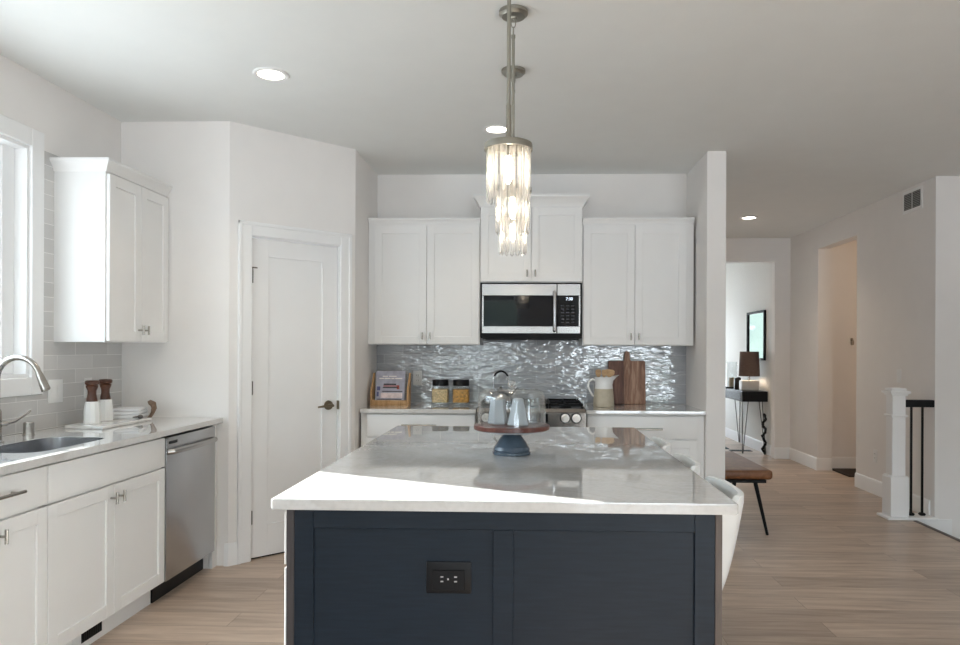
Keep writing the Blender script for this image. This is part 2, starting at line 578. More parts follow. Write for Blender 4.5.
    def build(self, name, mat, parent=None, loc=None, smooth=True, rotz=0.0):
        me = bpy.data.meshes.new(name)
        self.bm.normal_update()
        self.bm.to_mesh(me)
        self.bm.free()
        me.materials.append(M[mat] if isinstance(mat, str) else mat)
        o = bpy.data.objects.new(name, me)
        COL.objects.link(o)
        if smooth:
            for p in me.polygons:
                p.use_smooth = True
            try:
                me.set_sharp_from_angle(angle=math.radians(32))
            except Exception:
                for p in me.polygons:
                    p.use_smooth = False
        if parent is not None:
            o.parent = parent
        if loc is not None:
            o.location = loc
        o.rotation_euler.z = rotz
        return o


def tag(o, label, cat, group=None):
    o['label'] = label
    o['category'] = cat
    if group:
        o['group'] = group
    return o


def thing(name, label, cat, loc=(0, 0, 0), rotz=0.0, group=None):
    o = bpy.data.objects.new(name, None)
    COL.objects.link(o)
    o.location = loc
    o.rotation_euler.z = rotz
    return tag(o, label, cat, group)


def struct(o):
    o['kind'] = 'structure'
    return o


def sempty(name, loc=(0, 0, 0), rotz=0.0):
    o = bpy.data.objects.new(name, None)
    COL.objects.link(o)
    o.location = loc
    o.rotation_euler.z = rotz
    return struct(o)


def copy_thing(src, loc, rotz=None, label=None, group=None):
    r = src.copy()
    COL.objects.link(r)
    r.location = loc
    if rotz is not None:
        r.rotation_euler.z = rotz
    if label:
        r['label'] = label
    if group:
        r['group'] = group

    def rec(a, b):
        for ch in list(a.children):
            if ch.get('__c'):
                continue
            c = ch.copy()
            COL.objects.link(c)
            c.parent = b
            rec(ch, c)
    rec(src, r)
    return r


# ------------------------------------------------------------------ the setting
XL, YB, YP, CH = -2.529, 5.682, 4.3265, 2.743
CT = 0.914
DG = 0.888 * math.sqrt(0.5)
XD0, XD1, YD1 = -1.847, -1.847 + DG, YP + DG      # diagonal pantry wall: start x, end x, end y
XR0, XR1 = 1.250, 1.385                            # wing wall
XH = 3.255                                         # right wall of the hall
YH = 8.95                                          # end of the hall
ST_X, ST_Y = 3.055, 5.80                           # stair well corner

mb = MB()
mb.box(-2.7, ST_X, -4.3, ST_Y, -0.06, 0)
mb.box(-2.7, XH, ST_Y, 12.2, -0.06, 0)
mb.box(XH, 5.2, ST_Y + 0.07, 12.2, -0.06, 0)
mb.box(ST_X, 6.0, -4.3, 2.2, -0.06, 0)
struct(mb.build('floor', 'floor', smooth=False))
struct(MB().box(-2.7, 6.1, -4.3, 12.3, CH, CH + 0.1).build('ceiling', 'ceiling', smooth=False))

WY0, WY1, WZ0, WZ1 = 1.20, 3.512, 1.19, 2.36       # sink window opening
mb = MB()
mb.box(XL - 0.15, XL, -4.3, WY0, 0, CH).box(XL - 0.15, XL, WY1, 5.8, 0, CH)
mb.box(XL - 0.15, XL, WY0, WY1, 0, WZ0).box(XL - 0.15, XL, WY0, WY1, WZ1, CH)
struct(mb.build('wall_left', 'wall', smooth=False))

DT0, DT1, DZ = 0.146, 0.76, 2.045                   # door span on the diagonal
struct(MB().box(XL, XD0, YP, YP + 0.12, 0, CH).build('wall_pantry', 'wall', smooth=False))
dm = Matrix.Translation((XD0, YP, 0)) @ Matrix.Rotation(PI / 4, 4, 'Z')
mb = MB()
t = MB()
t.box(0, DT0 - 0.012, 0, 0.11, 0, CH).box(DT1 + 0.012, 0.888, 0, 0.11, 0, CH).box(DT0 - 0.012, DT1 + 0.012, 0, 0.11, DZ + 0.012, CH)
t.bm.transform(dm)
struct(t.build('wall_diagonal', 'wall', smooth=False))
struct(MB().box(XD1 - 0.12, XD1, YD1, YB, 0, CH).build('wall_return', 'wall', smooth=False))
struct(MB().box(XD1 - 0.12, XR1, YB, YB + 0.12, 0, CH).build('wall_back', 'wall', smooth=False))
struct(MB().box(XR0, XR1, 5.04, YB, 0, CH, 0.004).build('wall_wing', 'wall', smooth=False))
struct(MB().box(XR1 - 0.12, XR1, YB + 0.12, 12.2, 0, CH).build('wall_hall_left', 'wall', smooth=False))
# hall right wall with the cased-less opening
OY0, OY1, OZ = 7.165, 8.11, 2.492
mb = MB()
mb.box(XH, XH + 0.13, ST_Y, OY0, 0, CH).box(XH, XH + 0.165, OY1, YH + 0.12, 0, CH).box(XH, XH + 0.13, OY0, OY1, OZ, CH)
struct(mb.build('wall_hall_right', 'wall', smooth=False))
struct(MB().box(XH + 0.13, 6.0, ST_Y, ST_Y + 0.12, -2.6, CH).build('wall_stair', 'wall', smooth=False))
struct(MB().box(ST_X - 0.02, XH + 0.13, ST_Y - 0.001, ST_Y + 0.06, -2.6, -0.061).box(XH + 0.0005, XH + 0.13, ST_Y - 0.001, ST_Y + 0.06, -0.061, 0).build('wall_stair_lower', 'wall', smooth=False))
struct(MB().box(XH + 0.165, 5.2, OY1 + 0.10, OY1 + 0.22, 0, CH).build('wall_passage', 'wall', smooth=False))
struct(MB().box(5.1, 5.2, ST_Y + 0.12, OY1 + 0.10, 0, CH).build('wall_passage_end', 'wall', smooth=False))
# stair well
mb = MB()
mb.box(ST_X - 0.1, ST_X - 0.02, 2.2, ST_Y, -2.6, -0.06)
struct(mb.build('wall_stairwell_side', 'wall', smooth=False))
struct(MB().box(ST_X - 0.1, 6.1, 2.08, 2.2, -2.7, -0.061).build('wall_stairwell_near', 'wall', smooth=False))
struct(MB().box(ST_X - 0.1, 6.1, 2.2, ST_Y + 0.12, -2.7, -2.6).build('floor_lower', 'floor', smooth=False))
mb = MB()
mb.box(ST_X - 0.012, ST_X + 0.022, 2.2, ST_Y - 0.08, -0.05, 0.006, 0.004)
struct(mb.build('trim_stair_edge', 'edge_wood'))
struct(MB().box(ST_X + 0.023, XH + 0.13, ST_Y - 0.014, ST_Y - 0.002, -0.30, 0.0).build('trim_stair_fascia', 'trim'))
# hall end with opening to foyer
FX = 3.065
mb = MB()
mb.box(FX, XH, YH, YH + 0.12, 0, CH).box(XR1, FX, YH, YH + 0.12, 2.455, CH)
struct(mb.build('wall_hall_end', 'wall', smooth=False))
struct(MB().box(FX + 0.035, FX + 0.15, YH + 0.12, 12.1, 0, CH).build('wall_foyer_right', 'shiplap', smooth=False))
mb = MB()
mb.box(XR1, 1.80, 12.1, 12.25, 0, CH).box(2.70, FX + 0.15, 12.1, 12.25, 0, CH).box(1.80, 2.70, 12.1, 12.25, 2.3, CH).box(1.80, 2.70, 12.1, 12.25, 0, 0.45)
struct(mb.build('wall_foyer_end', 'wall', smooth=False))
# room behind the camera
mb = MB()
mb.box(-2.7, -2.3, -4.35, -4.2, 0, CH).box(-0.15, 1.0, -4.35, -4.2, 0, CH).box(3.6, 6.1, -4.35, -4.2, 0, CH)
mb.box(-2.3, -0.15, -4.35, -4.2, 2.45, CH).box(1.0, 3.6, -4.35, -4.2, 2.45, CH).box(-2.3, -0.15, -4.35, -4.2, 0, 0.95)
struct(mb.build('wall_rear', 'wall', smooth=False))
mb = MB()
mb.box(6.0, 6.15, -4.3, -1.1, -2.7, CH).box(6.0, 6.15, 0.1, 5.9, -2.7, CH)
mb.box(6.0, 6.15, -1.1, 0.1, -2.7, 0.5).box(6.0, 6.15, -1.1, 0.1, 2.4, CH)
struct(mb.build('wall_right', 'wall', smooth=False))

struct(MB().box(-3.25, XL - 0.16, -4.3, 6.0, 2.74, 2.90).build('trim_sky_shade', 'trim', smooth=False))  # unseen board added above the sink window to block the high sky

# unseen wall added outside the sink window to cut low sky and ground light
struct(MB().box(-9.3, -9.0, -6.0, 14.0, -0.5, 3.9).build('wall_sky_blocker', plain('blocker_grey', (0.36, 0.37, 0.38), 0.8), smooth=False))

# baseboards
BB = [(0, 0), (0.015, 0), (0.015, 0.095), (0.012, 0.105), (0.012, 0.125), (0.005, 0.137), (0, 0.138)]
q = math.sqrt(0.5)
def dp(tt):
    return (XD0 + q * tt, YP + q * tt)
mb = MB().sweep([(-1.868, YP), (XD0, YP), dp(DT0 - 0.088)], BB)
struct(mb.build('baseboard_pantry', 'trim'))
struct(MB().sweep([dp(DT1 + 0.088), dp(0.888), (XD1, 5.05)], BB).build('baseboard_return', 'trim'))
struct(MB().sweep([(XR0, 5.04), (XR1, 5.04), (XR1, YH)], BB, 1).build('baseboard_wing', 'trim'))
struct(MB().sweep([(XH, OY0), (XH, ST_Y + 0.06)], BB, 1).build('baseboard_hall', 'trim'))
struct(MB().sweep([(FX, YH), (XH, YH), (XH, OY1), (XH + 0.16, OY1)], BB, 1).build('baseboard_hall_end', 'trim'))
struct(MB().sweep([(FX + 0.035, 12.1), (FX + 0.035, YH + 0.12)], BB, 1).build('baseboard_foyer', 'trim'))
struct(MB().sweep([(XH + 0.165, OY1 + 0.10), (5.1, OY1 + 0.10)], BB, 1).build('baseboard_passage', 'trim'))

# tiled backsplashes
struct(MB().box(XD1 + 0.001, XR0 - 0.001, YB - 0.009, YB, CT + 0.001, 1.3745).box(-0.363, 0.399, YB - 0.009, YB, 1.3745, 1.44).build('wall_back_tile', 'tile_back', smooth=False))
mb = MB()
mb.box(XL, XL + 0.009, 3.602, YP - 0.001, CT + 0.001, 2.365)
mb.box(XL, XL + 0.009, 1.4, 3.602, CT + 0.001, 1.098)
struct(mb.build('wall_left_tile', 'tile_left', smooth=False))

# sink window
w = sempty('window_1', (XL, 0, 0))
mb = MB()   # casing, stool and apron on the room side
cw = 0.09
mb.box(0.0005, 0.02, WY1, WY1 + cw, WZ0 - 0.09, WZ1 + cw, 0.003).box(0.0005, 0.02, WY0 - cw, WY0, WZ0 - 0.09, WZ1 + cw, 0.003)
mb.box(0.0005, 0.02, WY0, WY1, WZ1, WZ1 + cw, 0.003).box(0.0005, 0.02, WY0, WY1, WZ0 - 0.09, WZ0, 0.003)
mb.build('casing', 'trim', w)
mb = MB()   # jamb liner
mb.box(-0.15, 0.004, WY1 - 0.018, WY1 + 0.0, WZ0, WZ1).box(-0.15, 0.004, WY0, WY0 + 0.018, WZ0, WZ1)
mb.box(-0.15, 0.004, WY0 + 0.018, WY1 - 0.018, WZ1 - 0.018, WZ1).box(-0.15, 0.004, WY0 + 0.018, WY1 - 0.018, WZ0, WZ0 + 0.018)
mb.build('jamb', 'trim', w)
mb = MB()   # vinyl frame and sash
GY1 = 3.355
for (a, b, x0, x1) in ((WY1 - 0.018, GY1 + 0.055, -0.13, -0.06), (GY1 + 0.055, GY1, -0.12, -0.075)):
    mb.box(x0, x1, b, a, WZ0 + 0.018, WZ1 - 0.018, 0.003)
mb.box(-0.13, -0.06, WY0 + 0.018, WY0 + 0.12, WZ0 + 0.018, WZ1 - 0.018, 0.003)
mb.box(-0.13, -0.06, WY0 + 0.12, GY1, WZ0 + 0.018, WZ0 + 0.028, 0.003)
mb.box(-0.13, -0.06, WY0 + 0.12, GY1, WZ1 - 0.04, WZ1 - 0.018, 0.003)
mb.build('sash', 'trim', w)
MB().box(-0.098, -0.094, WY0 + 0.1, GY1 + 0.02, WZ0 + 0.022, WZ1 - 0.022).build('pane', 'pane_dimmed', w, smooth=False)

def plain_window(name, axis, c, a0, a1, z0, z1, n):
    w = sempty(name)
    mb = MB()
    def bx(p0, p1, q0, q1):
        if axis == 'y':
            mb.box(p0, p1, c - 0.04, c + 0.04, q0, q1, 0.004)
        else:
            mb.box(c - 0.04, c + 0.04, p0, p1, q0, q1, 0.004)
    bx(a0, a1, z0, z0 + 0.08)
    bx(a0, a1, z1 - 0.08, z1)
    for k in range(n + 1):
        a = a0 + (a1 - a0 - 0.08) * k / n
        bx(a, a + 0.08, z0 + 0.08, z1 - 0.08)
    mb.build('sash', 'trim', w)
    mb = MB()
    if axis == 'y':
        mb.box(a0 + 0.05, a1 - 0.05, c - 0.003, c + 0.003, z0 + 0.05, z1 - 0.05)
    else:
        mb.box(c - 0.003, c + 0.003, a0 + 0.05, a1 - 0.05, z0 + 0.05, z1 - 0.05)
    mb.build('pane', 'pane', w, smooth=False)

plain_window('window_2', 'y', -4.27, -2.3, -0.15, 0.95, 2.45, 2)
plain_window('window_3', 'y', -4.27, 1.0, 3.6, 0.0, 2.45, 2)
plain_window('window_4', 'x', 6.07, -1.1, 0.1, 0.5, 2.4, 1)
plain_window('window_5', 'y', 12.17, 1.80, 2.70, 0.45, 2.3, 1)

# pantry door in the diagonal wall
d1 = sempty('door_1', (XD0, YP, 0), PI / 4)
def panel_front(mb, x0, x1, z0, z1, yf, t, rail, rec, rail_b=None, bev=0.0015):
    """shaker front: face at y=yf, thickness t going +y"""
    rb = rail if rail_b is None else rail_b
    mb.box(x0, x0 + rail, yf, yf + t, z0, z1, bev)
    mb.box(x1 - rail, x1, yf, yf + t, z0, z1, bev)
    mb.box(x0 + rail - 0.001, x1 - rail + 0.001, yf, yf + t, z0, z0 + rb, bev)
    mb.box(x0 + rail - 0.001, x1 - rail + 0.001, yf, yf + t, z1 - rail, z1, bev)
    mb.box(x0 + rail - 0.004, x1 - rail + 0.004, yf + rec, yf + t - 0.001, z0 + rb - 0.004, z1 - rail + 0.004)
    return mb
mb = MB()
panel_front(mb, DT0 + 0.003, DT1 - 0.003, 0.012, DZ - 0.003, 0.016, 0.035, 0.112, 0.010, 0.20)
mb.build('slab', 'trim', d1)
mb = MB()
for a, b in ((DT0 - 0.012, DT0), (DT1, DT1 + 0.012)):
    mb.box(a, b, -0.001, 0.11, 0, DZ + 0.012)
mb.box(DT0, DT1, -0.001, 0.11, DZ, DZ + 0.012)
mb.box(DT0, DT0 + 0.012, 0.053, 0.075, 0, DZ).box(DT1 - 0.012, DT1, 0.053, 0.075, 0, DZ)
mb.build('jamb', 'trim', d1)
MB().box(DT0 + 0.001, DT1 - 0.001, 0.03, 0.06, 0.001, 0.011).build('sweep', 'dark', d1)  # black strip standing in for the shade in the gap under the door
for hz in (0.27, 1.09, 1.80):
    mb = MB()
    mb.cyl((DT0 - 0.001, 0.008, hz - 0.045), (DT0 - 0.001, 0.008, hz + 0.045), 0.007, seg=10)
    mb.box(DT0 + 0.002, DT0 + 0.012, 0.010, 0.016, hz - 0.043, hz + 0.043)
    mb.build('hinge', 'hinge', d1)
mb = MB()  # hinge-pin stop on top hinge
mb.cyl((DT0 - 0.001, 0.008, 1.845), (DT0 - 0.001, 0.008, 1.857), 0.010, seg=10)
mb.cyl((DT0 - 0.026, -0.012, 1.852), (DT0 + 0.030, -0.006, 1.852), 0.004, seg=8)
mb.build('door_stop', 'hinge', d1)
hx = DT1 - 0.068
mb = MB()
mb.cyl((hx, 0.016, 0.955), (hx, 0.006, 0.955), 0.033, 0.031, seg=24).cyl((hx, 0.008, 0.955), (hx, -0.035, 0.955), 0.010, seg=12)
mb.tube([(hx + 0.008, -0.04, 0.955), (hx - 0.02, -0.043, 0.956), (hx - 0.07, -0.043, 0.953), (hx - 0.105, -0.036, 0.949)], [0.009, 0.010, 0.008, 0.006], 10)
mb.build('lever_handle', 'bronze', d1)
MB().box(DT1 - 0.0025, DT1 + 0.004, -0.006, 0.028, 0.925, 0.985, 0.001).build('strike_plate', 'bronze', d1)
mb = MB()
CS = [(0, 0), (0.011, 0), (0.016, 0.01)]
mb.box(DT0 - 0.088, DT0 - 0.006, -0.016, -0.0005, 0, DZ + 0.088, 0.004)
mb.box(DT1 + 0.006, DT1 + 0.088, -0.016, -0.0005, 0, DZ + 0.088, 0.004)
mb.box(DT0 - 0.006, DT1 + 0.006, -0.016, -0.0005, DZ + 0.006, DZ + 0.088, 0.004)
mb.box(DT0 - 0.094, DT0 - 0.070, -0.022, -0.0005, 0, DZ + 0.094, 0.004).box(DT1 + 0.070, DT1 + 0.094, -0.022, -0.0005, 0, DZ + 0.094, 0.004)
mb.box(DT0 - 0.094, DT1 + 0.094, -0.022, -0.0005, DZ + 0.070, DZ + 0.094, 0.004)
o = mb.build('trim_1', 'trim', None, (XD0, YP, 0), rotz=PI / 4)
struct(o)

# ------------------------------------------------------------------ cabinet helpers (local: x width, front -y, z up)
FR = 0.02
def t_knob(parent, x, z, y=-FR, mat='nickel'):
    mb = MB()
    mb.cyl((x, y, z), (x, y - 0.028, z), 0.005, seg=10)
    mb.cyl((x, y - 0.030, z - 0.026), (x, y - 0.030, z + 0.026), 0.0062, seg=12)
    return mb.build('knob', mat, parent)

def bar_pull(parent, x0, x1, z, y=-FR, mat='nickel'):
    mb = MB()
    for x in (x0 + 0.03, x1 - 0.03):
        mb.cyl((x, y, z), (x, y - 0.032, z), 0.005, seg=10)
    mb.cyl((x0, y - 0.032, z), (x1, y - 0.032, z), 0.0065, seg=12)
    return mb.build('bar_pull', mat, parent)

def door(parent, x0, x1, z0, z1, knob=None, mat='cabinet', rail=0.057):
    mb = MB()
    panel_front(mb, x0 + 0.0015, x1 - 0.0015, z0, z1, -FR, FR - 0.001, rail, 0.009)
    o = mb.build('door', mat, parent)
    if knob:
        t_knob(o, *knob)
    return o

def drawer(parent, x0, x1, z0, z1, pull=None, mat='cabinet'):
    o = MB().box(x0 + 0.0015, x1 - 0.0015, -FR, -0.001, z0, z1, 0.0025, 2).build('drawer', mat, parent)
    if pull:
        bar_pull(o, *pull)
    return o

# ------------------------------------------------------------------ left run along the window wall (front faces +x at x = -1.92)
XC = -1.920
def left_thing(name, label, cat, y0, group=None):
    return thing(name, label, cat, (XC, y0, 0), PI / 2, group)
DEP = XC - XL - 0.011
def base_body(parent, w, toe=True, mat='cabinet', h=0.882):
    mb = MB()
    mb.box(0, w, 0, 0.018, 0.108, h)
    mb.box(0, 0.018, 0, DEP, 0.108, h).box(w - 0.018, w, 0, DEP, 0.108, h)
    mb.box(0, w, 0, DEP, 0.108, 0.126)
    return mb.build('body', mat, parent)

# drawer base at the frame's edge
c = left_thing('base_cabinet', 'white base cabinet with one top drawer, left of the sink base, cut by the frame', 'cabinet', 2.15, 'white base cabinets under the sink counter')
base_body(c, 0.604)
drawer(c, 0.0, 0.604, 0.722, 0.872, (0.09, 0.435, 0.805))
door(c, 0, 0.302, 0.118, 0.712, (0.262, 0.66))
door(c, 0.302, 0.604, 0.118, 0.712, (0.342, 0.66))
MB().box(0, 0.604, 0.055, 0.07, 0, 0.107).build('toe_kick', 'cabinet', c)
c = left_thing('sink_base_cabinet', 'white sink base cabinet with plain false front above two shaker doors', 'cabinet', 2.757, 'white base cabinets under the sink counter')
base_body(c, 0.906)
MB().box(0.0015, 0.9045, -FR, -0.001, 0.722, 0.872, 0.0025, 2).build('false_front', 'cabinet', c)
door(c, 0, 0.453, 0.118, 0.712, (0.423, 0.655))
door(c, 0.453, 0.906, 0.118, 0.712, (0.483, 0.655))
MB().box(0, 0.906, 0.055, 0.07, 0, 0.107).build('toe_kick', 'cabinet', c)
# floor register in the toe kick
g = thing('toe_kick_vent', 'black slotted heat register set in the white toe kick below the sink', 'vent', (XC - 0.0548, 3.02, 0.018), PI / 2)
MB().box(0, 0.36, -0.0035, 0, 0, 0.078, 0.001).build('plate', 'cabinet', g)
mb = MB().box(0.06, 0.21, -0.0055, -0.0036, 0.014, 0.058)
mb.build('grille', 'black', g)
mb = MB()
for k in range(9):
    mb.box(0.068 + k * 0.016, 0.071 + k * 0.016, -0.0075, -0.0056, 0.016, 0.056)
mb.build('slats', 'blackmetal', g)

# dishwasher
dw = left_thing('dishwasher', 'stainless steel dishwasher under the counter with curved bar handle', 'dishwasher', 3.668)
DWW = 0.592
MB().box(0.004, DWW - 0.004, 0.02, 0.55, 0.105, 0.868).build('tub', 'dark', dw)
MB().box(0.006, DWW - 0.004, -0.022, 0.02, 0.112, 0.868, 0.005, 2).build('door', 'steel', dw)
mb = MB().tube([(0.02, -0.022, 0.793), (0.03, -0.045, 0.795), (0.12, -0.060, 0.797), (0.29, -0.066, 0.798), (0.46, -0.058, 0.797), (0.540, -0.042, 0.795), (0.552, -0.022, 0.793)], 0.0155, 12)
mb.build('handle', 'steel_h', dw)
MB().box(0.03, 0.12, -0.0235, -0.0221, 0.832, 0.848).build('badge', 'black', dw)
MB().box(0.004, DWW - 0.004, 0.05, 0.075, 0.0, 0.104).build('toe_panel', 'black', dw)
c = left_thing('filler_panel', 'narrow white filler panel between dishwasher and pantry wall', 'panel', 3.668 + DWW + 0.002)
MB().box(0, YP - 3.668 - DWW - 0.004, -0.003, 0.018, 0.0, 0.882, 0.001).build('panel', 'cabinet', c)
MB().box(0.0, 0.018, 0.02, DEP, 0.0, 0.882).build('side_panel', 'cabinet', c)

def rounded(x0, x1, y0, y1, r, n=7):
    pts = []
    for cx, cy, a in ((x1 - r, y0 + r, -PI / 2), (x1 - r, y1 - r, 0), (x0 + r, y1 - r, PI / 2), (x0 + r, y0 + r, PI)):
        for k in range(n):
            aa = a + PI / 2 * k / (n - 1)
            pts.append((cx + r * math.cos(aa), cy + r * math.sin(aa)))
    return pts

def plate_hole(outer, inner, z0, z1):
    t = bmesh.new()
    def loop(pts, z):
        vs = [t.verts.new((x, y, z)) for x, y in pts]
        es = [t.edges.new((vs[k], vs[(k + 1) % len(vs)])) for k in range(len(vs))]
        return vs, es
    sets = []
    for z in (z0, z1):
        vo, eo = loop(outer, z)
        vi, ei = loop(inner, z)
        bmesh.ops.triangle_fill(t, use_beauty=True, edges=eo + ei)
        sets.append((vo, vi))
    for a, b in ((sets[0][0], sets[1][0]), (sets[0][1], sets[1][1])):
        n = len(a)
        for k in range(n):
            t.faces.new((a[k], a[(k + 1) % n], b[(k + 1) % n], b[k]))
    bmesh.ops.recalc_face_normals(t, faces=t.faces[:])
    return t

SX0, SX1, SY0, SY1 = -2.30, -1.985, 2.80, 3.335
mb = MB()
mb.merge(plate_hole([(XL + 0.001, 1.5), (-1.881, 1.5), (-1.881, YP - 0.001), (XL + 0.001, YP - 0.001)], rounded(SX0, SX1, SY0, SY1, 0.09), 0.884, CT))
tag(mb.build('countertop', 'quartz', smooth=False), 'white quartz countertop along the window wall with sink cutout', 'countertop', 'white quartz countertops')
# undermount sink bowl
mb = MB()
t = bmesh.new()
rings = []
for (ins, z) in ((0.0008, 0.9125), (0.0045, 0.9125), (0.008, 0.70), (0.03, 0.675), (0.12, 0.668)):
    rings.append([t.verts.new((x, y, z)) for x, y in rounded(SX0 + ins, SX1 - ins, SY0 + ins, SY1 - ins, max(0.02, 0.09 - ins * 0.3))])
for a, b in zip(rings[:-1], rings[1:]):
    n = len(a)
    for k in range(n):
        t.faces.new((a[k], a[(k + 1) % n], b[(k + 1) % n], b[k]))
t.faces.new(rings[-1])
bmesh.ops.recalc_face_normals(t, faces=t.faces[:])
for f in t.faces:
    f.normal_flip()
mb.merge(t)
sk = thing('kitchen_sink', 'stainless undermount sink bowl set in the white counter below the window', 'sink', ((SX0 + SX1) / 2, (SY0 + SY1) / 2, 0))
mb.bm.transform(Matrix.Translation((-(SX0 + SX1) / 2, -(SY0 + SY1) / 2, 0)))
mb.build('bowl', 'steel', sk)
MB().lathe([(0.0, 0.672), (0.04, 0.672), (0.043, 0.6685)], cap=False).build('drain', 'steel', sk)

# faucet
fc = thing('faucet', 'brushed nickel gooseneck pull-down faucet behind the sink', 'faucet', (-2.374, 3.10, CT))
MB().lathe([(0.028, 0.0), (0.028, 0.006), (0.020, 0.012), (0.019, 0.14), (0.014, 0.15)]).build('body', 'nickel', fc)
pts = [(0, 0, 0.13), (0, 0, 0.27)]
R = 0.098
for k in range(0, 13):
    a = PI - (PI * 0.90) * k / 12
    pts.append((R + R * math.cos(a), -0.0, 0.284 + R * math.sin(a)))
e = Vector(pts[-1])
dv = (Vector(pts[-1]) - Vector(pts[-2])).normalized()
MB().tube(pts, 0.0125, 14).build('spout', 'nickel', fc)
mb = MB().cyl(e, e + dv * 0.03, 0.0135, 0.0165, 18).cyl(e + dv * 0.03, e + dv * 0.082, 0.0165, 0.0185, 18).cyl(e + dv * 0.082, e + dv * 0.086, 0.015, 0.015, 18)
sh = mb.build('spray_head', 'nickel', fc)
nb = Vector((-dv.z, 0, dv.x)) * -1
MB().tube([e + dv * 0.045 + nb * 0.0165, e + dv * 0.085 + nb * 0.0185], 0.0045, 8).build('spray_button', 'black', sh)
mb = MB().cyl((0, 0.0, 0.085), (0.028, 0.028, 0.085), 0.013, seg=14)
mb.tube([(0.024, 0.024, 0.085), (0.045, 0.050, 0.093), (0.066, 0.086, 0.118), (0.076, 0.11, 0.136)], [0.011, 0.009, 0.0065, 0.005], 10)
mb.build('lever', 'nickel', fc)
o = MB().lathe([(0.026, 0), (0.026, 0.004), (0.0235, 0.006), (0.0235, 0.060), (0.020, 0.064)]).build('air_gap_cap', 'nickel', None, (-2.432, 3.385, CT))
tag(o, 'short brushed nickel cylinder cap on the counter right of the faucet', 'air gap cap')

# pepper mills, tray, towel
tr = tag(MB().prism([(-2.445, 3.67), (-2.215, 3.63), (-2.215, 4.12), (-2.46, 4.24)], 0, 0.016, bev=0.004).build('serving_tray', 'marble', None, (0, 0, CT + 0.0008)), 'white marble serving board under the two pepper mills', 'tray')
ml = thing('pepper_mill', 'nearer pepper mill of faceted white ceramic with dark wooden top', 'pepper mill', (-2.362, 3.775, CT + 0.0175), group='pepper mills on the marble board')
mb = MB().lathe([(0.040, 0), (0.041, 0.004), (0.040, 0.06), (0.034, 0.108), (0.030, 0.112)], seg=10)
mb.build('ceramic_body', 'ceramic', ml, smooth=False)
mb = MB().lathe([(0.027, 0.112), (0.026, 0.125), (0.021, 0.150), (0.022, 0.168), (0.029, 0.183), (0.031, 0.192), (0.026, 0.196), (0.034, 0.200), (0.036, 0.212), (0.030, 0.219), (0.0, 0.222)])
mb.build('wooden_top', 'mill_wood', ml)
for ch in ml.children:
    ch.scale.z = 1.06
copy_thing(ml, (-2.385, 3.935, CT + 0.0175), 0.2, 'farther pepper mill of faceted white ceramic, nearer the corner', 'pepper mills on the marble board')
tw = thing('folded_towel', 'folded white linen towel lying on the marble board beside the mills', 'towel', (-2.355, 4.11, CT + 0.0175), 0.25)
mb = MB().box(-0.085, 0.085, -0.09, 0.11, 0, 0.020, 0.009, 3).box(-0.08, 0.083, -0.08, 0.105, 0.021, 0.040, 0.009, 3)
mb.build('cloth', 'towel', tw)
mb = MB().box(-0.078, 0.08, -0.07, 0.10, 0.041, 0.056, 0.007, 3)
mb.build('top_fold', 'towel', tw)
o = MB().sphere((0, 0, 0.012), 0.012, 10, (1.4, 0.9, 1)).tube([(-0.01, 0, 0.012), (-0.03, -0.008, 0.010), (-0.05, -0.006, 0.008)], [0.006, 0.004, 0.003], 8).build('dark_pebble_ring', 'hinge', None, (-2.245, 4.045, CT + 0.0172))
tag(o, 'small dark metal ring piece beside the white towel on the board', 'napkin ring')
# carved scoop handle that curls up at the end of the board
o = MB().tube([(0.012, -0.004, 0.007), (0.022, 0.014, 0.014), (0.030, 0.026, 0.036), (0.036, 0.034, 0.066), (0.030, 0.034, 0.090), (0.010, 0.030, 0.102), (0.002, 0.028, 0.100)], [0.006, 0.009, 0.011, 0.016, 0.019, 0.015, 0.008], 10).build('wooden_scoop', 'tail_wood', None, (-2.285, 4.17, CT + 0.0005))
tag(o, 'brown carved wooden scoop handle curling up beyond the marble board', 'scoop')

# left upper cabinet
CROWN = [(0.0, 0.0), (0.008, 0.0), (0.012, 0.018), (0.030, 0.045), (0.044, 0.062), (0.050, 0.068), (0.050, 0.088), (0.0, 0.088)]
c = thing('wall_cabinet', 'white two-door wall cabinet at the window end of the room', 'cabinet', (-2.243, 3.693, 1.372), PI / 2, 'white wall cabinets')
WU = YP - 3.693 - 0.003
MB().box(0, WU, 0, 0.284, 0, 0.915, 0.001).build('body', 'cabinet', c)
door(c, 0.006, 0.318, 0.006, 0.893, (0.290, 0.07))
door(c, 0.318, WU - 0.006, 0.006, 0.893, (0.346, 0.07))
MB().sweep([(0.0, 0.284), (0, -0.002), (WU, -0.002)], [(o_ * 0.75, z * 0.72 + 0.905) for o_, z in CROWN], 1).build('crown_moulding', 'cabinet', c)

# outlets on the left tile
def outlet(name, label, loc, rotz, kind='duplex', mat='plate_w', group=None, w=0.070, h=0.115):
    g = thing(name, label, 'outlet' if kind == 'duplex' else 'light switch', loc, rotz, group)
    MB().box(-w / 2, w / 2, -0.005, 0, -h / 2, h / 2, 0.002, 2).build('cover_plate', mat, g)
    if kind == 'duplex':
        for z in (-0.02, 0.02):
            r_ = MB().box(-0.016, 0.016, -0.0065, -0.0051, z - 0.014, z + 0.014, 0.0006).build('receptacle', mat, g)
            MB().box(-0.0075, -0.0055, -0.0072, -0.0066, z - 0.004, z + 0.005).box(0.0055, 0.0075, -0.0072, -0.0066, z - 0.004, z + 0.005).build('slots', 'dark', r_)
    else:
        n = max(1, round(w / 0.055) - 0) if w > 0.09 else 1
        for k in range(n):
            x = (k - (n - 1) / 2) * 0.046
            MB().box(x - 0.016, x + 0.016, -0.0075, -0.0051, -0.033, 0.033, 0.001).build('rocker', mat, g)
    return g
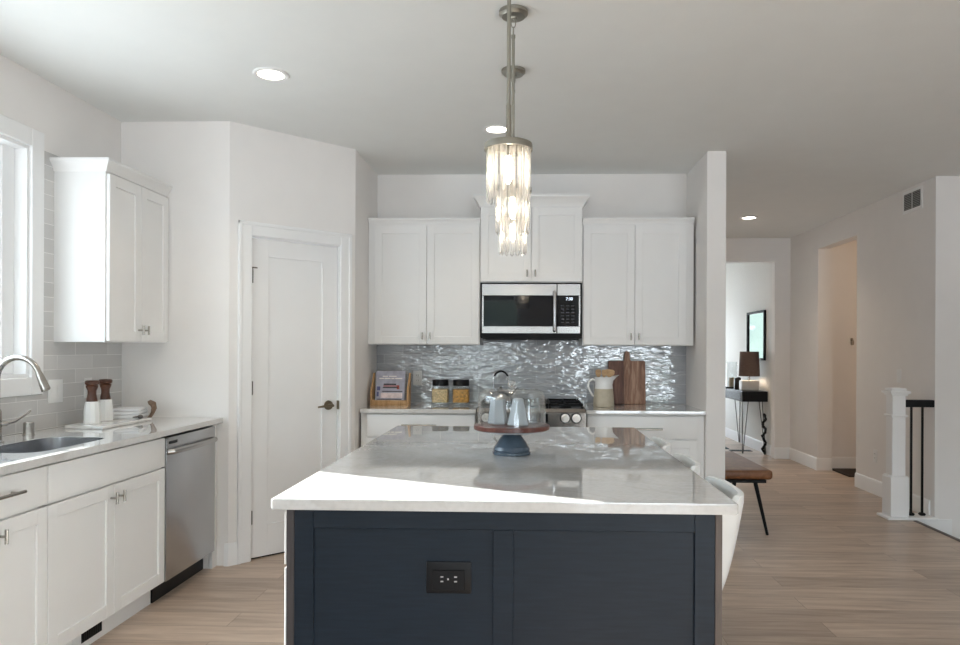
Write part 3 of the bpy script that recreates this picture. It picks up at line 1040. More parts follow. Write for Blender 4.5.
outlet('light_switch', 'white double rocker switch on the tile between window and cabinet', (XL + 0.0095, 3.705, 1.11), PI / 2, 'switch', w=0.116, h=0.124)
outlet('wall_outlet', 'white outlet cover on the tile behind the pepper mills', (XL + 0.0095, 3.985, 1.112), PI / 2, group=None)
outlet('wall_outlet', 'white outlet on the grey back tile beside the cookbook', (-0.887, YB - 0.0095, 1.112), 0)

# ------------------------------------------------------------------ back wall
YU = 5.362
def upper(label, x0, x1, dx0, dx1, z0, z1, ztop, crown, yf=YU, dsplit=None):
    c = thing('wall_cabinet', label, 'cabinet', (x0, yf, z0), 0, 'white wall cabinets')
    w = x1 - x0
    MB().box(0, w, 0, YB - yf - 0.001, 0, ztop - z0 - 0.001, 0.001).build('body', 'cabinet', c)
    a, b = dx0 - x0, dx1 - x0
    m_ = (a + b) / 2
    door(c, a, m_, 0.006, z1 - z0, (m_ - 0.03, 0.065))
    door(c, m_, b, 0.006, z1 - z0, (m_ + 0.03, 0.065))
    crown(c, w, ztop - z0)
    return c
SMALL = [(0, 0), (0.010, 0), (0.012, 0.012), (0.020, 0.022), (0.026, 0.030), (0.026, 0.042), (0, 0.042)]
def crown_s(c, w, z):
    MB().sweep([(0.001, -0.002), (w - 0.001, -0.002)], [(o_, zz + z - 0.012) for o_, zz in SMALL], 1).box(0.001, w - 0.001, 0.0, 0.24, z, z + 0.03).build('crown_moulding', 'cabinet', c)
def crown_b(c, w, z):
    MB().sweep([(-0.0005, 0.25), (-0.0005, -0.002), (w + 0.0005, -0.002), (w + 0.0005, 0.25)], [(o_, zz + z - 0.010) for o_, zz in CROWN], 1).build('crown_moulding', 'cabinet', c)
upper('white wall cabinet left of the microwave, above the cookbook', XD1 + 0.002, -0.3665, -1.168, -0.372, 1.376, 2.272, 2.302, crown_s)
upper('short raised white wall cabinet directly above the microwave', -0.3645, 0.4005, -0.3625, 0.3985, 1.846, 2.405, 2.425, crown_b, 5.345)
upper('white wall cabinet right of the microwave, above the cutting board', 0.4025, 1.233, 0.409, 1.178, 1.376, 2.272, 2.302, crown_s)

# microwave
mw = thing('microwave', 'stainless over-the-range microwave with black glass door', 'microwave', (-0.362, 5.33, 1.428))
MWW, MWH = 0.760, 0.416
MB().box(0.001, MWW - 0.001, 0.012, 0.345, 0, MWH, 0.002).build('case', 'blackmetal', mw)
mb = MB().box(0.012, 0.572, -0.012, 0.0115, 0.318, 0.405, 0.002).box(0.012, 0.572, -0.012, 0.0115, 0.035, 0.088, 0.002)
mb.box(0.012, 0.026, -0.012, 0.0115, 0.088, 0.318, 0.001)
dr = mb.build('door', 'steel_h', mw)
MB().box(0.026, 0.572, -0.010, 0.0115, 0.089, 0.317).build('window_glass', 'blackglass', dr)
mb = MB().box(0.548, 0.572, -0.040, -0.030, 0.075, 0.345, 0.004, 2)
mb = MB().tube([(0.556, -0.012, 0.345), (0.556, -0.036, 0.338), (0.556, -0.044, 0.30), (0.556, -0.045, 0.20), (0.556, -0.044, 0.10), (0.556, -0.036, 0.062), (0.556, -0.012, 0.055)], 0.0125, 12)
mb.build('handle', 'steel', dr)
mb = MB().box(0.576, 0.748, -0.012, 0.0115, 0.318, 0.405, 0.002).box(0.576, 0.748, -0.012, 0.0115, 0.035, 0.088, 0.002).box(0.736, 0.748, -0.012, 0.0115, 0.088, 0.318, 0.001)
cp = mb.build('control_panel', 'steel_h', mw)
MB().box(0.576, 0.735, -0.010, 0.0115, 0.089, 0.317).build('keypad_glass', 'blackglass', cp)
key_mat = plain('key_print', (0.07, 0.075, 0.085), 0.4)
for r_ in range(6):
    for k in range(3):
        MB().box(0.605 + 0.038 * k, 0.627 + 0.038 * k, -0.0106, -0.0101, 0.115 + 0.025 * r_, 0.120 + 0.025 * r_).build('key', key_mat, cp)
fd = bpy.data.curves.new('clock_digits', 'FONT')
fd.body = '7:30'
fd.size = 0.030
fd.extrude = 0.0003
fd.materials.append(M['digit'])
fo = bpy.data.objects.new('clock_digits', fd)
COL.objects.link(fo)
fm = bpy.data.meshes.new_from_object(fo)
bpy.data.objects.remove(fo)
fo = bpy.data.objects.new('clock_digits', fm)
COL.objects.link(fo)
fo.parent = cp
fo.rotation_euler = (PI / 2, 0, 0)
fo.location = (0.640, -0.0106, 0.284)
MB().box(0.02, MWW - 0.02, 0.0, 0.06, -0.016, -0.001, 0.003).build('vent_grille', 'black', mw)

# back base cabinets
YF = 5.078
YCF = 5.036
def back_base(label, x0, x1, fx0, fx1, pull, group):
    c = thing('base_cabinet', label, 'cabinet', (x0, YF, 0), 0, group)
    w = x1 - x0
    mb = MB().box(0, w, 0, YB - YF - 0.011, 0.108, 0.882, 0.001)
    mb.build('body', 'cabinet', c)
    drawer(c, fx0 - x0, fx1 - x0, 0.715, 0.872, pull)
    a, b = fx0 - x0, fx1 - x0
    m_ = (a + b) / 2
    door(c, a, m_, 0.118, 0.705, (m_ - 0.03, 0.65))
    door(c, m_, b, 0.118, 0.705, (m_ + 0.03, 0.65))
    MB().box(0, w, 0.06, 0.075, 0, 0.107).build('toe_kick', 'cabinet', c)
    return c
G = 'white base cabinets on the back wall'
back_base('white base cabinet left of the range, below the cookbook', XD1 + 0.018, -0.372, -1.155, -0.376, (0.30, 0.55, 0.80), G)
back_base('white base cabinet right of the range, with long drawer pull', 0.412, XR0 - 0.003, 0.418, 1.195, (0.268, 0.535, 0.785), G)
mb = MB().box(XD1 + 0.017, -0.370, YCF, YB - 0.0095, 0.884, CT, 0.003)
tag(mb.build('countertop', 'quartz'), 'white quartz countertop left of the range, holding cookbook and jars', 'countertop', 'white quartz countertops')
mb = MB().box(0.410, XR0 - 0.001, YCF, YB - 0.0095, 0.884, CT, 0.003)
tag(mb.build('countertop', 'quartz'), 'white quartz countertop right of the range, holding pitcher and board', 'countertop', 'white quartz countertops')

# gas range
rg = thing('gas_range', 'stainless gas range with black grates between the back counters', 'range', (0.02, 5.0, 0))
MB().box(-0.382, 0.382, 0.045, 0.665, 0.0, 0.905, 0.003).build('body', 'steel_h', rg)
MB().prism([(-0.0, 0.790), (0.0, 0.90), (0.03, 0.925), (0.06, 0.925), (0.06, 0.790)], -0.383, 0.383, mat=Matrix(((0, 0, 1, 0), (1, 0, 0, 0), (0, 1, 0, 0), (0, 0, 0, 1))), bev=0.003).build('control_panel', 'dark_steel', rg)
MB().box(-0.383, 0.383, 0.004, 0.055, 0.775, 0.789).build('panel_base', 'black', rg)
for kx in (-0.318, -0.24, 0.24, 0.318):
    mb = MB().cyl((kx, -0.001, 0.862), (kx, -0.012, 0.862), 0.030, seg=22).cyl((kx, -0.012, 0.862), (kx, -0.040, 0.862), 0.023, 0.020, seg=22)
    kb = mb.build('knob', 'knob_steel', rg)
    MB().lathe([(0.028, 0.0), (0.037, 0.0), (0.037, 0.004), (0.028, 0.004)], 24, mat=Matrix.Translation((kx, -0.0012, 0.862)) @ Matrix.Rotation(PI / 2, 4, 'X'), cap=False).build('bezel', 'black', kb)
MB().box(-0.12, 0.12, -0.003, -0.0005, 0.835, 0.89).build('display', 'blackglass', rg)
MB().box(-0.38, 0.38, 0.065, 0.66, 0.906, 0.918, 0.003).build('cooktop', 'black', rg)
for gx0, gx1 in ((-0.372, -0.128), (-0.122, 0.122), (0.128, 0.372)):
    mb = MB()
    for y in (0.08, 0.36, 0.63):
        mb.box(gx0, gx1, y, y + 0.014, 0.938, 0.955, 0.002)
    for x in (gx0, (gx0 + gx1) / 2 - 0.007, gx1 - 0.014):
        mb.box(x, x + 0.014, 0.08, 0.644, 0.938, 0.955, 0.002)
    for x in (gx0, gx1 - 0.014):
        for y in (0.08, 0.63):
            mb.box(x, x + 0.014, y, y + 0.014, 0.9185, 0.94)
    mb.build('grate', 'iron', rg)
for bx_, by_ in ((-0.25, 0.2), (-0.25, 0.5), (0.25, 0.2), (0.25, 0.5)):
    MB().lathe([(0.045, 0.9185), (0.045, 0.926), (0.034, 0.930), (0.0, 0.932)], mat=Matrix.Translation((bx_, by_, 0))).build('burner', 'iron', rg)
mb = MB().box(-0.375, 0.375, 0.012, 0.0445, 0.16, 0.76, 0.004)
od = mb.build('oven_door', 'steel_h', rg)
MB().box(-0.28, 0.28, 0.008, 0.0115, 0.28, 0.62).build('oven_window', 'blackglass', od)
mb = MB().cyl((-0.33, -0.03, 0.715), (0.33, -0.03, 0.715), 0.012)
mb.cyl((-0.30, -0.03, 0.715), (-0.30, 0.012, 0.715), 0.008).cyl((0.30, -0.03, 0.715), (0.30, 0.012, 0.715), 0.008)
mb.build('handle', 'steel_h', od)
MB().box(-0.375, 0.375, 0.012, 0.0445, 0.02, 0.15, 0.004).build('drawer', 'steel_h', rg)

# kettle on the range
kt = thing('tea_kettle', 'steel tea kettle with arched black handle on the range', 'kettle', (-0.203, 5.30, 0.9555))
MB().lathe([(0.085, 0), (0.092, 0.006), (0.088, 0.030), (0.068, 0.058), (0.040, 0.074), (0.030, 0.076)]).build('body', 'steel', kt)
lid = MB().lathe([(0.034, 0.0765), (0.030, 0.083), (0.012, 0.090), (0.010, 0.096), (0.014, 0.101), (0.012, 0.108), (0.0, 0.111)]).build('lid', 'black', kt)
pts = []
for k in range(13):
    a = PI * k / 12
    pts.append((-0.058 * math.cos(a), 0, 0.150 + 0.075 * math.sin(a)))
mb = MB().tube([(-0.062, 0, 0.055)] + pts + [(0.062, 0, 0.055)], 0.0035, 8)
hd = mb.build('handle_frame', 'steel', kt)
MB().tube(pts[2:11], 0.0075, 10).build('handle_grip', 'black', hd)
MB().tube([(0.07, 0, 0.06), (0.10, 0, 0.085), (0.115, 0, 0.11)], [0.016, 0.012, 0.009], 12).build('spout', 'steel', kt)

# cookbook on wooden stand
cb = thing('cookbook_stand', 'honey wooden cookbook stand in the corner of the back counter', 'book stand', (-1.045, 5.36, CT + 0.0005))
mb = MB().box(-0.145, 0.145, -0.045, 0.06, 0.0, 0.014, 0.002)
mb.build('base_board', 'oak', cb)
mb = MB().box(-0.130, 0.130, -0.045, -0.034, 0.0145, 0.042, 0.002)
mb.build('front_lip', 'oak', cb)
for s in (-1, 1):
    pts_ = [(-0.045, 0.0145), (0.06, 0.0145), (0.075, 0.235), (0.060, 0.245), (0.035, 0.205), (0.0, 0.16), (-0.034, 0.13), (-0.045, 0.11)]
    x0_ = 0.131 if s > 0 else -0.145
    MB().prism(pts_, x0_, x0_ + 0.014, mat=Matrix(((0, 0, 1, 0), (1, 0, 0, 0), (0, 1, 0, 0), (0, 0, 0, 1))), bev=0.002).build('side_panel', 'oak', cb)
tilt = Matrix.Translation((0, -0.026, 0.0155)) @ Matrix.Rotation(-0.20, 4, 'X')
bk = thing('cookbook', 'grey-lilac cookbook with printed cover resting on the wooden stand', 'book', (-1.047, 5.36, CT + 0.0005))
def tilted(mb):
    mb.bm.transform(tilt)
    return mb
tilted(MB().box(-0.107, 0.107, 0.002, 0.020, 0.001, 0.247)).build('pages', 'paper_pages', bk)
tilted(MB().box(-0.110, 0.110, 0.0, 0.0018, 0.0, 0.250).box(-0.110, 0.110, 0.0202, 0.022, 0.0, 0.250).box(-0.110, -0.1071, 0.0018, 0.0202, 0, 0.25)).build('cover', 'paper', bk)
mb = MB()
for k, (a, b) in enumerate(((-0.085, -0.05), (-0.046, 0.0), (0.006, 0.03), (0.036, 0.09))):
    mb.box(a, b, -0.0006, -0.0001, 0.188, 0.196)
for a, b in ((-0.06, -0.02), (-0.012, 0.045)):
    mb.box(a, b, -0.0006, -0.0001, 0.205, 0.212)
tilted(mb).build('title_lines', 'paper_pages', bk)
tilted(MB().box(-0.05, 0.045, -0.0006, -0.0001, 0.142, 0.152).box(-0.055, 0.06, -0.0006, -0.0001, 0.118, 0.126).box(-0.06, 0.095, -0.0006, -0.0001, 0.090, 0.096).box(-0.10, 0.09, -0.0006, -0.0001, 0.030, 0.036)).build('printed_lines', 'ink', bk)
tilted(MB().box(-0.052, 0.05, -0.0006, -0.0001, 0.130, 0.138).box(0.05, 0.07, -0.0006, -0.0001, 0.110, 0.140)).build('red_print', 'ink_red', bk)
tilted(MB().box(-0.10, -0.075, -0.0006, -0.0001, 0.10, 0.13).box(-0.10, -0.085, -0.0006, -0.0001, 0.055, 0.09)).build('blue_print', 'ink_blue', bk)
tilted(MB().box(-0.07, 0.095, -0.0006, -0.0001, 0.042, 0.082)).build('pale_picture', plain('pale_print', (0.70, 0.60, 0.60), 0.6, var=0.2, scale=40), bk)

# pasta jars
def jar(x, label, mat):
    j = thing('glass_jar', label, 'jar', (x, 5.44, CT + 0.0005), group='pasta jars on the back counter')
    MB().prism(rounded(-0.064, 0.064, -0.064, 0.064, 0.012, 4), 0, 0.137, bev=0.003).build('glass_body', 'glass', j)
    MB().prism(rounded(-0.060, 0.060, -0.060, 0.060, 0.012, 4), 0.022, 0.122, bev=0.006).build('pasta', mat, j)
    MB().lathe([(0.056, 0.1375), (0.056, 0.148)], cap=True).build('neck', 'glass', j)
    MB().lathe([(0.062, 0.1485), (0.063, 0.150), (0.063, 0.192), (0.060, 0.195), (0, 0.195)]).build('lid', 'black', j)
    return j
jar(-0.673, 'square glass jar of pale pasta with black lid, nearer the cookbook', 'pasta_pale')
jar(-0.514, 'square glass jar of golden pasta with black lid, nearer the range', 'pasta_gold')

# pitcher with utensils
pt = thing('pitcher', 'white and tan stoneware pitcher with looped handle beside the cutting board', 'pitcher', (0.570, 5.39, CT + 0.0005))
MB().lathe([(0.0, 0.0), (0.076, 0.0), (0.079, 0.004), (0.078, 0.05), (0.073, 0.10), (0.069, 0.135), (0.067, 0.135), (0.071, 0.012), (0.0, 0.012)], cap=False).build('tan_body', 'stone', pt)
mb = MB()
t = bmesh.new()
seg = 32
rings = []
for r_, z, sp in ((0.0695, 0.1352, 0), (0.066, 0.165, 0), (0.066, 0.195, 0.2), (0.070, 0.215, 0.9), (0.073, 0.224, 1.3), (0.069, 0.222, 1.2), (0.062, 0.19, 0.2), (0.062, 0.137, 0)):
    ring = []
    for k in range(seg):
        a = 2 * PI * k / seg
        sx = max(0, math.cos(a)) ** 6 * 0.034 * sp
        ring.append(t.verts.new(((r_ + sx) * math.cos(a), (r_ + sx) * math.sin(a), z + max(0, math.cos(a)) ** 6 * 0.012 * sp)))
    rings.append(ring)
for a, b in zip(rings[:-1], rings[1:]):
    for k in range(seg):
        t.faces.new((a[k], a[(k + 1) % seg], b[(k + 1) % seg], b[k]))
bmesh.ops.recalc_face_normals(t, faces=t.faces[:])
mb.merge(t)
mb.build('white_neck', 'ceramic', pt)
MB().tube([(-0.060, 0, 0.195), (-0.085, 0, 0.205), (-0.112, 0, 0.188), (-0.118, 0, 0.150), (-0.103, 0, 0.115), (-0.085, 0, 0.085), (-0.074, 0, 0.075)], [0.009, 0.009, 0.009, 0.009, 0.008, 0.008, 0.007], 12).build('handle', 'ceramic', pt)
G = 'bamboo utensils in the pitcher'
def utensil(x, y, tx, w, h, label, rz):
    u = thing('wooden_spatula', label, 'utensil', (0.570 + x, 5.39 + y, CT + 0.02), rz, G)
    mm = Matrix.Rotation(tx, 4, 'Y')
    a = MB().box(-0.007, 0.007, -0.004, 0.004, 0.0, 0.205, 0.002)
    a.bm.transform(mm)
    a.build('handle', 'bamboo', u)
    a = MB().prism([(-0.009, 0.0), (0.009, 0.0), (w * 0.5, 0.02), (w * 0.5, h), (w * 0.3, h + 0.008), (-w * 0.3, h + 0.008), (-w * 0.5, h), (-w * 0.5, 0.02)], -0.0035, 0.0035, mat=mm @ Matrix.Translation((0, 0, 0.2055)) @ Matrix.Rotation(PI / 2, 4, 'X'), bev=0.0015)
    a.build('blade', 'bamboo', u)
utensil(-0.013, 0.012, -0.12, 0.042, 0.048, 'left bamboo spatula standing in the pitcher', 0.1)
utensil(-0.005, -0.010, 0.03, 0.038, 0.046, 'middle bamboo spatula standing in the pitcher', -0.1)
utensil(0.010, 0.004, 0.14, 0.075, 0.050, 'right and widest bamboo spatula standing in the pitcher', 0.05)

# cutting board leaning on the tile
cbd = thing('cutting_board', 'large acacia cutting board with short handle leaning on the back tile', 'cutting board', (0.775, 5.605, CT + 0.001))
lean = Matrix.Rotation(-0.10, 4, 'X')
def leaned(mb):
    mb.bm.transform(lean)
    return mb
RX = Matrix.Rotation(PI / 2, 4, 'X')
hp = [(0.012, 0), (0.143, 0), (0.145, 0.004), (0.145, 0.335), (0.140, 0.342), (0.035, 0.342), (0.024, 0.356), (0.022, 0.405), (0.014, 0.418), (-0.006, 0.418), (-0.015, 0.405), (-0.016, 0.356), (-0.024, 0.342)]
mb = MB().prism([(-0.024, 0), (0.145, 0), (0.145, 0.337), (0.140, 0.342), (0.034, 0.342), (0.025, 0.356), (0.023, 0.406), (0.014, 0.418), (-0.008, 0.418), (-0.016, 0.406), (-0.018, 0.356), (-0.024, 0.342)], -0.011, 0.011, mat=RX, bev=0.003)
leaned(mb).build('main_planks', 'board', cbd)
mb = MB().prism([(-0.145, 0), (-0.0245, 0), (-0.0245, 0.342), (-0.140, 0.342), (-0.145, 0.337)], -0.011, 0.011, mat=RX, bev=0.003)
leaned(mb).build('dark_plank', 'board_dark', cbd)

# ------------------------------------------------------------------ island
IX0, IX1, IY0, IY1 = -0.730, 0.586, 1.987, 3.944
tag(MB().prism(rounded(IX0, IX1, IY0, IY1, 0.012, 4), 0.884, CT, bev=0.003).build('island_countertop', 'quartz'), 'large white quartz countertop on the navy island', 'countertop', 'white quartz countertops')
il = thing('kitchen_island', 'navy blue island base with shaker end panel facing the camera', 'island', (0, 2.012, 0))
BX0, BX1 = -0.691, 0.526
mb = MB().box(BX0, 0.27, 0.021, 1.86, 0.10, 0.883)
mb.box(BX0 + 0.07, 0.26, 0.05, 1.84, 0.0, 0.10)
mb.build('body', 'navy', il)
mb = MB()
bx = lambda a, b, z0, z1: mb.box(a, b, 0.0, 0.020, z0, z1, 0.0015)
bx(-0.667, -0.612, 0.0, 0.8825)
bx(0.469, BX1, 0.0, 0.8825)
bx(-0.6125, 0.4695, 0.828, 0.8825)
bx(-0.6125, 0.4695, 0.0, 0.135)
bx(-0.098, -0.040, 0.1345, 0.8285)
mb.box(-0.62, 0.475, 0.009, 0.0195, 0.13, 0.84)
mb.build('end_panel', 'navy', il)
o = MB().box(BX0, -0.6675, 0.004, 0.0205, 0.0, 0.8825, 0.001).build('corner_stile', 'edge_dark', il)
o = MB().box(BX1 + 0.0005, BX1 + 0.020, 0.0, 0.05, 0.0, 0.8825, 0.0015).build('edge_strip', 'edge_wood', il)
o['label'] = 'brown stained wood edge strip'
MB().box(0.271, BX1 - 0.0005, 0.021, 0.05, 0.0, 0.8825).build('end_return', 'navy', il)
MB().box(0.271, BX1, 1.83, 1.86, 0.0, 0.8825).build('rear_panel', 'navy', il)
# white drawer and door fronts on the sink side
for k, (y0, y1) in enumerate(((0.004, 0.63), (0.635, 1.24), (1.245, 1.85))):
    for nm, z0, z1 in (('drawer', 0.722, 0.872), ('door', 0.118, 0.712)):
        mb = MB()
        if nm == 'door':
            panel_front(mb, 0.0, y1 - y0, z0, z1, -0.0055, 0.005, 0.057, 0.003)
        else:
            mb.box(0.0, y1 - y0, -0.0055, -0.0005, z0, z1, 0.001)
        mb.bm.transform(Matrix.Translation((BX0, y1, 0)) @ Matrix.Rotation(-PI / 2, 4, 'Z'))
        d_ = mb.build(nm, 'cabinet', il)
        d_['label'] = 'white ' + nm + ' front on the sink side'
        zc = 0.80 if nm == 'drawer' else 0.66
        mb = MB().cyl((BX0 - 0.0055, y1 - 0.06, zc), (BX0 - 0.030, y1 - 0.06, zc), 0.005, seg=8).cyl((BX0 - 0.030, y1 - 0.06, zc - 0.025), (BX0 - 0.030, y1 - 0.06, zc + 0.025), 0.006, seg=10)
        mb.build('knob', 'nickel', d_)
ol = MB().box(-0.288, -0.160, 0.0035, 0.0088, 0.645, 0.735, 0.002, 2).build('outlet', 'black', il)
ol['label'] = 'black two-gang power outlet'
MB().box(-0.270, -0.178, 0.0015, 0.0034, 0.655, 0.712, 0.001).build('receptacle', 'blackmetal', ol)
mb = MB()
for x, z in ((-0.243, 0.693), (-0.243, 0.680), (-0.204, 0.693), (-0.204, 0.680)):
    mb.box(x - 0.004, x + 0.004, 0.0008, 0.0014, z - 0.0018, z + 0.0018)
mb.box(-0.228, -0.223, 0.0008, 0.0014, 0.684, 0.689)
mb.build('slots', plain('worn_metal_slot', (0.5, 0.5, 0.5), 0.4), ol)

# stools tucked under the seating side
STX = 0.432
def stool_mesh():
    t = bmesh.new()
    nu, nv = 49, 14
    def pt(u, v, off):
        ph = math.radians(-118 + 236 * u)
        n = 4.0
        c_, s_ = math.cos(ph), math.sin(ph)
        k = (abs(c_) ** n + abs(s_) ** n) ** (-1 / n)
        ap = abs(math.degrees(ph))
        xr_ = k * c_ * 0.222 + STX
        f = min(1, max(0, (xr_ - 0.592) / 0.022))
        top = 0.864 + 0.048 * f * f * (3 - 2 * f) - 0.06 * max(0, (ap - 60) / 58)
        z = 0.590 + (top - 0.590) * v
        rr = 0.150 + 0.070 * min(1, max(0, (z - 0.590)) / 0.30) ** 0.62
        rx = rr * 1.01 + off
        ry = rr * 0.95 + off
        return Vector((k * c_ * rx, k * s_ * ry, z))
    outer = [[t.verts.new(pt(i / (nu - 1), j / (nv - 1), 0.0)) for i in range(nu)] for j in range(nv)]
    inner = [[t.verts.new(pt(i / (nu - 1), j / (nv - 1), -0.016)) for i in range(nu)] for j in range(nv)]
    for j in range(nv - 1):
        for i in range(nu - 1):
            t.faces.new((outer[j][i], outer[j][i + 1], outer[j + 1][i + 1], outer[j + 1][i]))
            t.faces.new((inner[j][i], inner[j + 1][i], inner[j + 1][i + 1], inner[j][i + 1]))
    for i in range(nu - 1):
        t.faces.new((outer[-1][i], outer[-1][i + 1], inner[-1][i + 1], inner[-1][i]))
        t.faces.new((outer[0][i], inner[0][i], inner[0][i + 1], outer[0][i + 1]))
    for j in range(nv - 1):
        t.faces.new((outer[j][0], outer[j + 1][0], inner[j + 1][0], inner[j][0]))
        t.faces.new((outer[j][-1], inner[j][-1], inner[j + 1][-1], outer[j + 1][-1]))
    bmesh.ops.recalc_face_normals(t, faces=t.faces[:])
    return t
GS = 'white shell stools along the island'
st = thing('counter_stool', 'nearest white shell stool tucked against the island corner', 'stool', (STX, 2.275, 0), 0, GS)
mb = MB()
mb.merge(stool_mesh())
mb.build('shell', 'shell', st)
MB().prism(rounded(-0.115, 0.125, -0.125, 0.125, 0.06), 0.588, 0.64, bev=0.012).build('seat', 'cushion', st)
mb = MB().prism(rounded(-0.12, 0.13, -0.13, 0.13, 0.05), 0.570, 0.584, bev=0.003)
mb.build('seat_plate', 'blackmetal', st)
for sx, sy in ((-1, -1), (1, -1), (-1, 1), (1, 1)):
    MB().tube([(sx * 0.08, sy * 0.09, 0.569), (sx * 0.10 + 0.0, sy * 0.155, 0.0)], [0.011, 0.008], 10).build('leg', 'blackmetal', st)
MB().tube([(-0.095, -0.135, 0.20), (0.095, -0.135, 0.20)], 0.006, 8).tube([(-0.095, 0.135, 0.20), (0.095, 0.135, 0.20)], 0.006, 8).tube([(-0.095, -0.135, 0.20), (-0.095, 0.135, 0.20)], 0.006, 8).build('footrest', 'blackmetal', st)
copy_thing(st, (STX, 2.815, 0), None, 'middle white shell stool along the island side', GS)
copy_thing(st, (STX, 3.37, 0), None, 'farthest white shell stool, nearest the back wall', GS)

# cake stand with dome
ck = thing('cake_stand', 'cake stand with blue-grey foot and red-brown wooden plate', 'cake stand', (-0.067, 2.905, CT + 0.0005))
MB().lathe([(0.076, 0), (0.078, 0.003), (0.078, 0.011), (0.073, 0.014), (0.075, 0.019), (0.070, 0.032), (0.067, 0.034), (0.060, 0.048), (0.048, 0.065), (0.035, 0.079), (0.030, 0.083), (0.036, 0.087)]).build('foot', 'bluegrey', ck)
MB().lathe([(0.045, 0.0875), (0.110, 0.090), (0.148, 0.097), (0.151, 0.100), (0.0, 0.100)], 48).build('underplate', 'palegrey', ck)
MB().lathe([(0.151, 0.1005), (0.155, 0.103), (0.155, 0.117), (0.152, 0.1195), (0.0, 0.1195)], 48).build('plate', 'plate_wood', ck)
dm_ = thing('glass_dome', 'clear glass dome with knob covering the cake stand', 'dome', (-0.067, 2.905, CT + 0.1205))
prof = [(0.138, 0.0), (0.138, 0.100), (0.136, 0.118), (0.130, 0.131), (0.120, 0.139), (0.105, 0.144), (0.05, 0.148), (0.012, 0.149)]
MB().lathe(prof + [(max(0.001, r - 0.003), z - 0.003 if z > 0.08 else z) for r, z in prof[::-1]], 56, cap=False).build('dome', 'glass', dm_)
MB().lathe([(0.0, 0.1495), (0.010, 0.1495), (0.008, 0.154), (0.015, 0.160), (0.017, 0.168), (0.013, 0.176), (0.0, 0.179)], 20, cap=False).build('knob', 'crystal', dm_)
def faceted(x, y, r0, r1, h, label, rz, mat):
    o = MB().lathe([(r0 * 0.92, 0), (r0, 0.004), (r1, h), (r1 * 0.5, h + 0.004)], seg=6).build('ceramic_shaker', mat, None, (-0.067 + x, 2.905 + y, CT + 0.1205), smooth=False, rotz=rz)
    tag(o, label, 'shaker', 'white shakers under the glass dome')
faceted(-0.058, 0.02, 0.042, 0.030, 0.100, 'left faceted pale shaker under the glass dome', 0.2, 'palegrey')
faceted(0.026, -0.035, 0.048, 0.024, 0.106, 'right faceted pale shaker under the glass dome, nearer the front', 0.5, 'palegrey')
o = MB().lathe([(0.0, 0.004), (0.022, 0.004), (0.034, 0.105), (0.036, 0.105), (0.025, 0.0), (0.0, 0.0)], 24, cap=False).build('glass_tumbler', 'glass', None, (-0.067 + 0.085, 2.905 + 0.035, CT + 0.1205))
tag(o, 'small clear tapered tumbler right of the shakers under the dome', 'glass')

# ------------------------------------------------------------------ pendants
GP = 'crystal pendants above the island'
PX = -0.068
PYS = (2.324, 2.944, 3.564)
pd = thing('crystal_pendant', 'nearest crystal pendant, largest in view, canopy above the frame', 'pendant lamp', (PX, PYS[0], CH), 0, GP)
MB().lathe([(0.060, -0.001), (0.060, -0.014), (0.052, -0.020), (0.048, -0.026), (0.015, -0.028), (0.012, -0.034)], 32).build('canopy', 'pendant', pd)
mb = MB()
for k in range(2):
    pts = []
    for i in range(13):
        a = 2 * PI * i / 12
        lx, lz = 0.009 * math.cos(a), 0.018 * math.sin(a)
        pts.append((lx if k == 0 else 0, 0 if k == 0 else lx, -0.052 - 0.032 * k + lz))
    mb.tube(pts, 0.0022, 6, caps=False)
mb.build('chain', 'pendant', pd)
mb = MB().cyl((0, 0, -0.100), (0, 0, -0.60), 0.0065, seg=12).lathe([(0.0065, -0.60), (0.0085, -0.605), (0.0085, -0.70), (0.012, -0.712), (0.012, -0.722)])
mb.cyl((0, 0, -0.100), (0, 0, -0.112), 0.009, seg=12)
mb.build('stem', 'pendant', pd)
ZR = -0.722
MB().lathe([(0.012, ZR), (0.066, ZR - 0.004), (0.077, ZR - 0.008), (0.079, ZR - 0.012), (0.079, ZR - 0.030), (0.074, ZR - 0.030), (0.074, ZR - 0.014), (0.0, ZR - 0.012)], 40, cap=False).build('ring_cap', 'pendant', pd)
NCR = 14
cr_mesh = None
for k in range(NCR):
    a = 2 * PI * k / NCR
    if cr_mesh is None:
        w_, d_ = 0.0118, 0.0065
        top, bot = ZR - 0.024, 1.815 - CH
        mb = MB().prism([(-d_, -w_ * 0.55), (-d_ * 0.2, -w_), (d_ * 0.9, 0), (-d_ * 0.2, w_), (-d_, w_ * 0.55)], bot + 0.012, top)
        t = bmesh.new()
        lo = [t.verts.new((x, y, bot + 0.012)) for x, y in [(-d_, -w_ * 0.55), (-d_ * 0.2, -w_), (d_ * 0.9, 0), (-d_ * 0.2, w_), (-d_, w_ * 0.55)]]
        tip = t.verts.new((-d_ * 0.2, 0, bot))
        for i in range(5):
            t.faces.new((lo[i], lo[(i + 1) % 5], tip))
        mb.merge(t)
        bmesh.ops.remove_doubles(mb.bm, verts=mb.bm.verts[:], dist=0.0001)
        for f in [f for f in mb.bm.faces if len(f.verts) == 5 and abs(f.normal.z) > 0.9 and f.calc_center_median().z < bot + 0.02]:
            mb.bm.faces.remove(f)
        bmesh.ops.recalc_face_normals(mb.bm, faces=mb.bm.faces[:])
        o = mb.build('crystal', 'crystal', pd, smooth=False)
        cr_mesh = o
    else:
        o = cr_mesh.copy()
        COL.objects.link(o)
        o.parent = pd
    o.location = (0.066 * math.cos(a), 0.066 * math.sin(a), 0)
    o.rotation_euler.z = a
MB().cyl((0, 0, ZR - 0.014), (0, 0, ZR - 0.05), 0.014, seg=16).build('socket', 'pendant', pd)
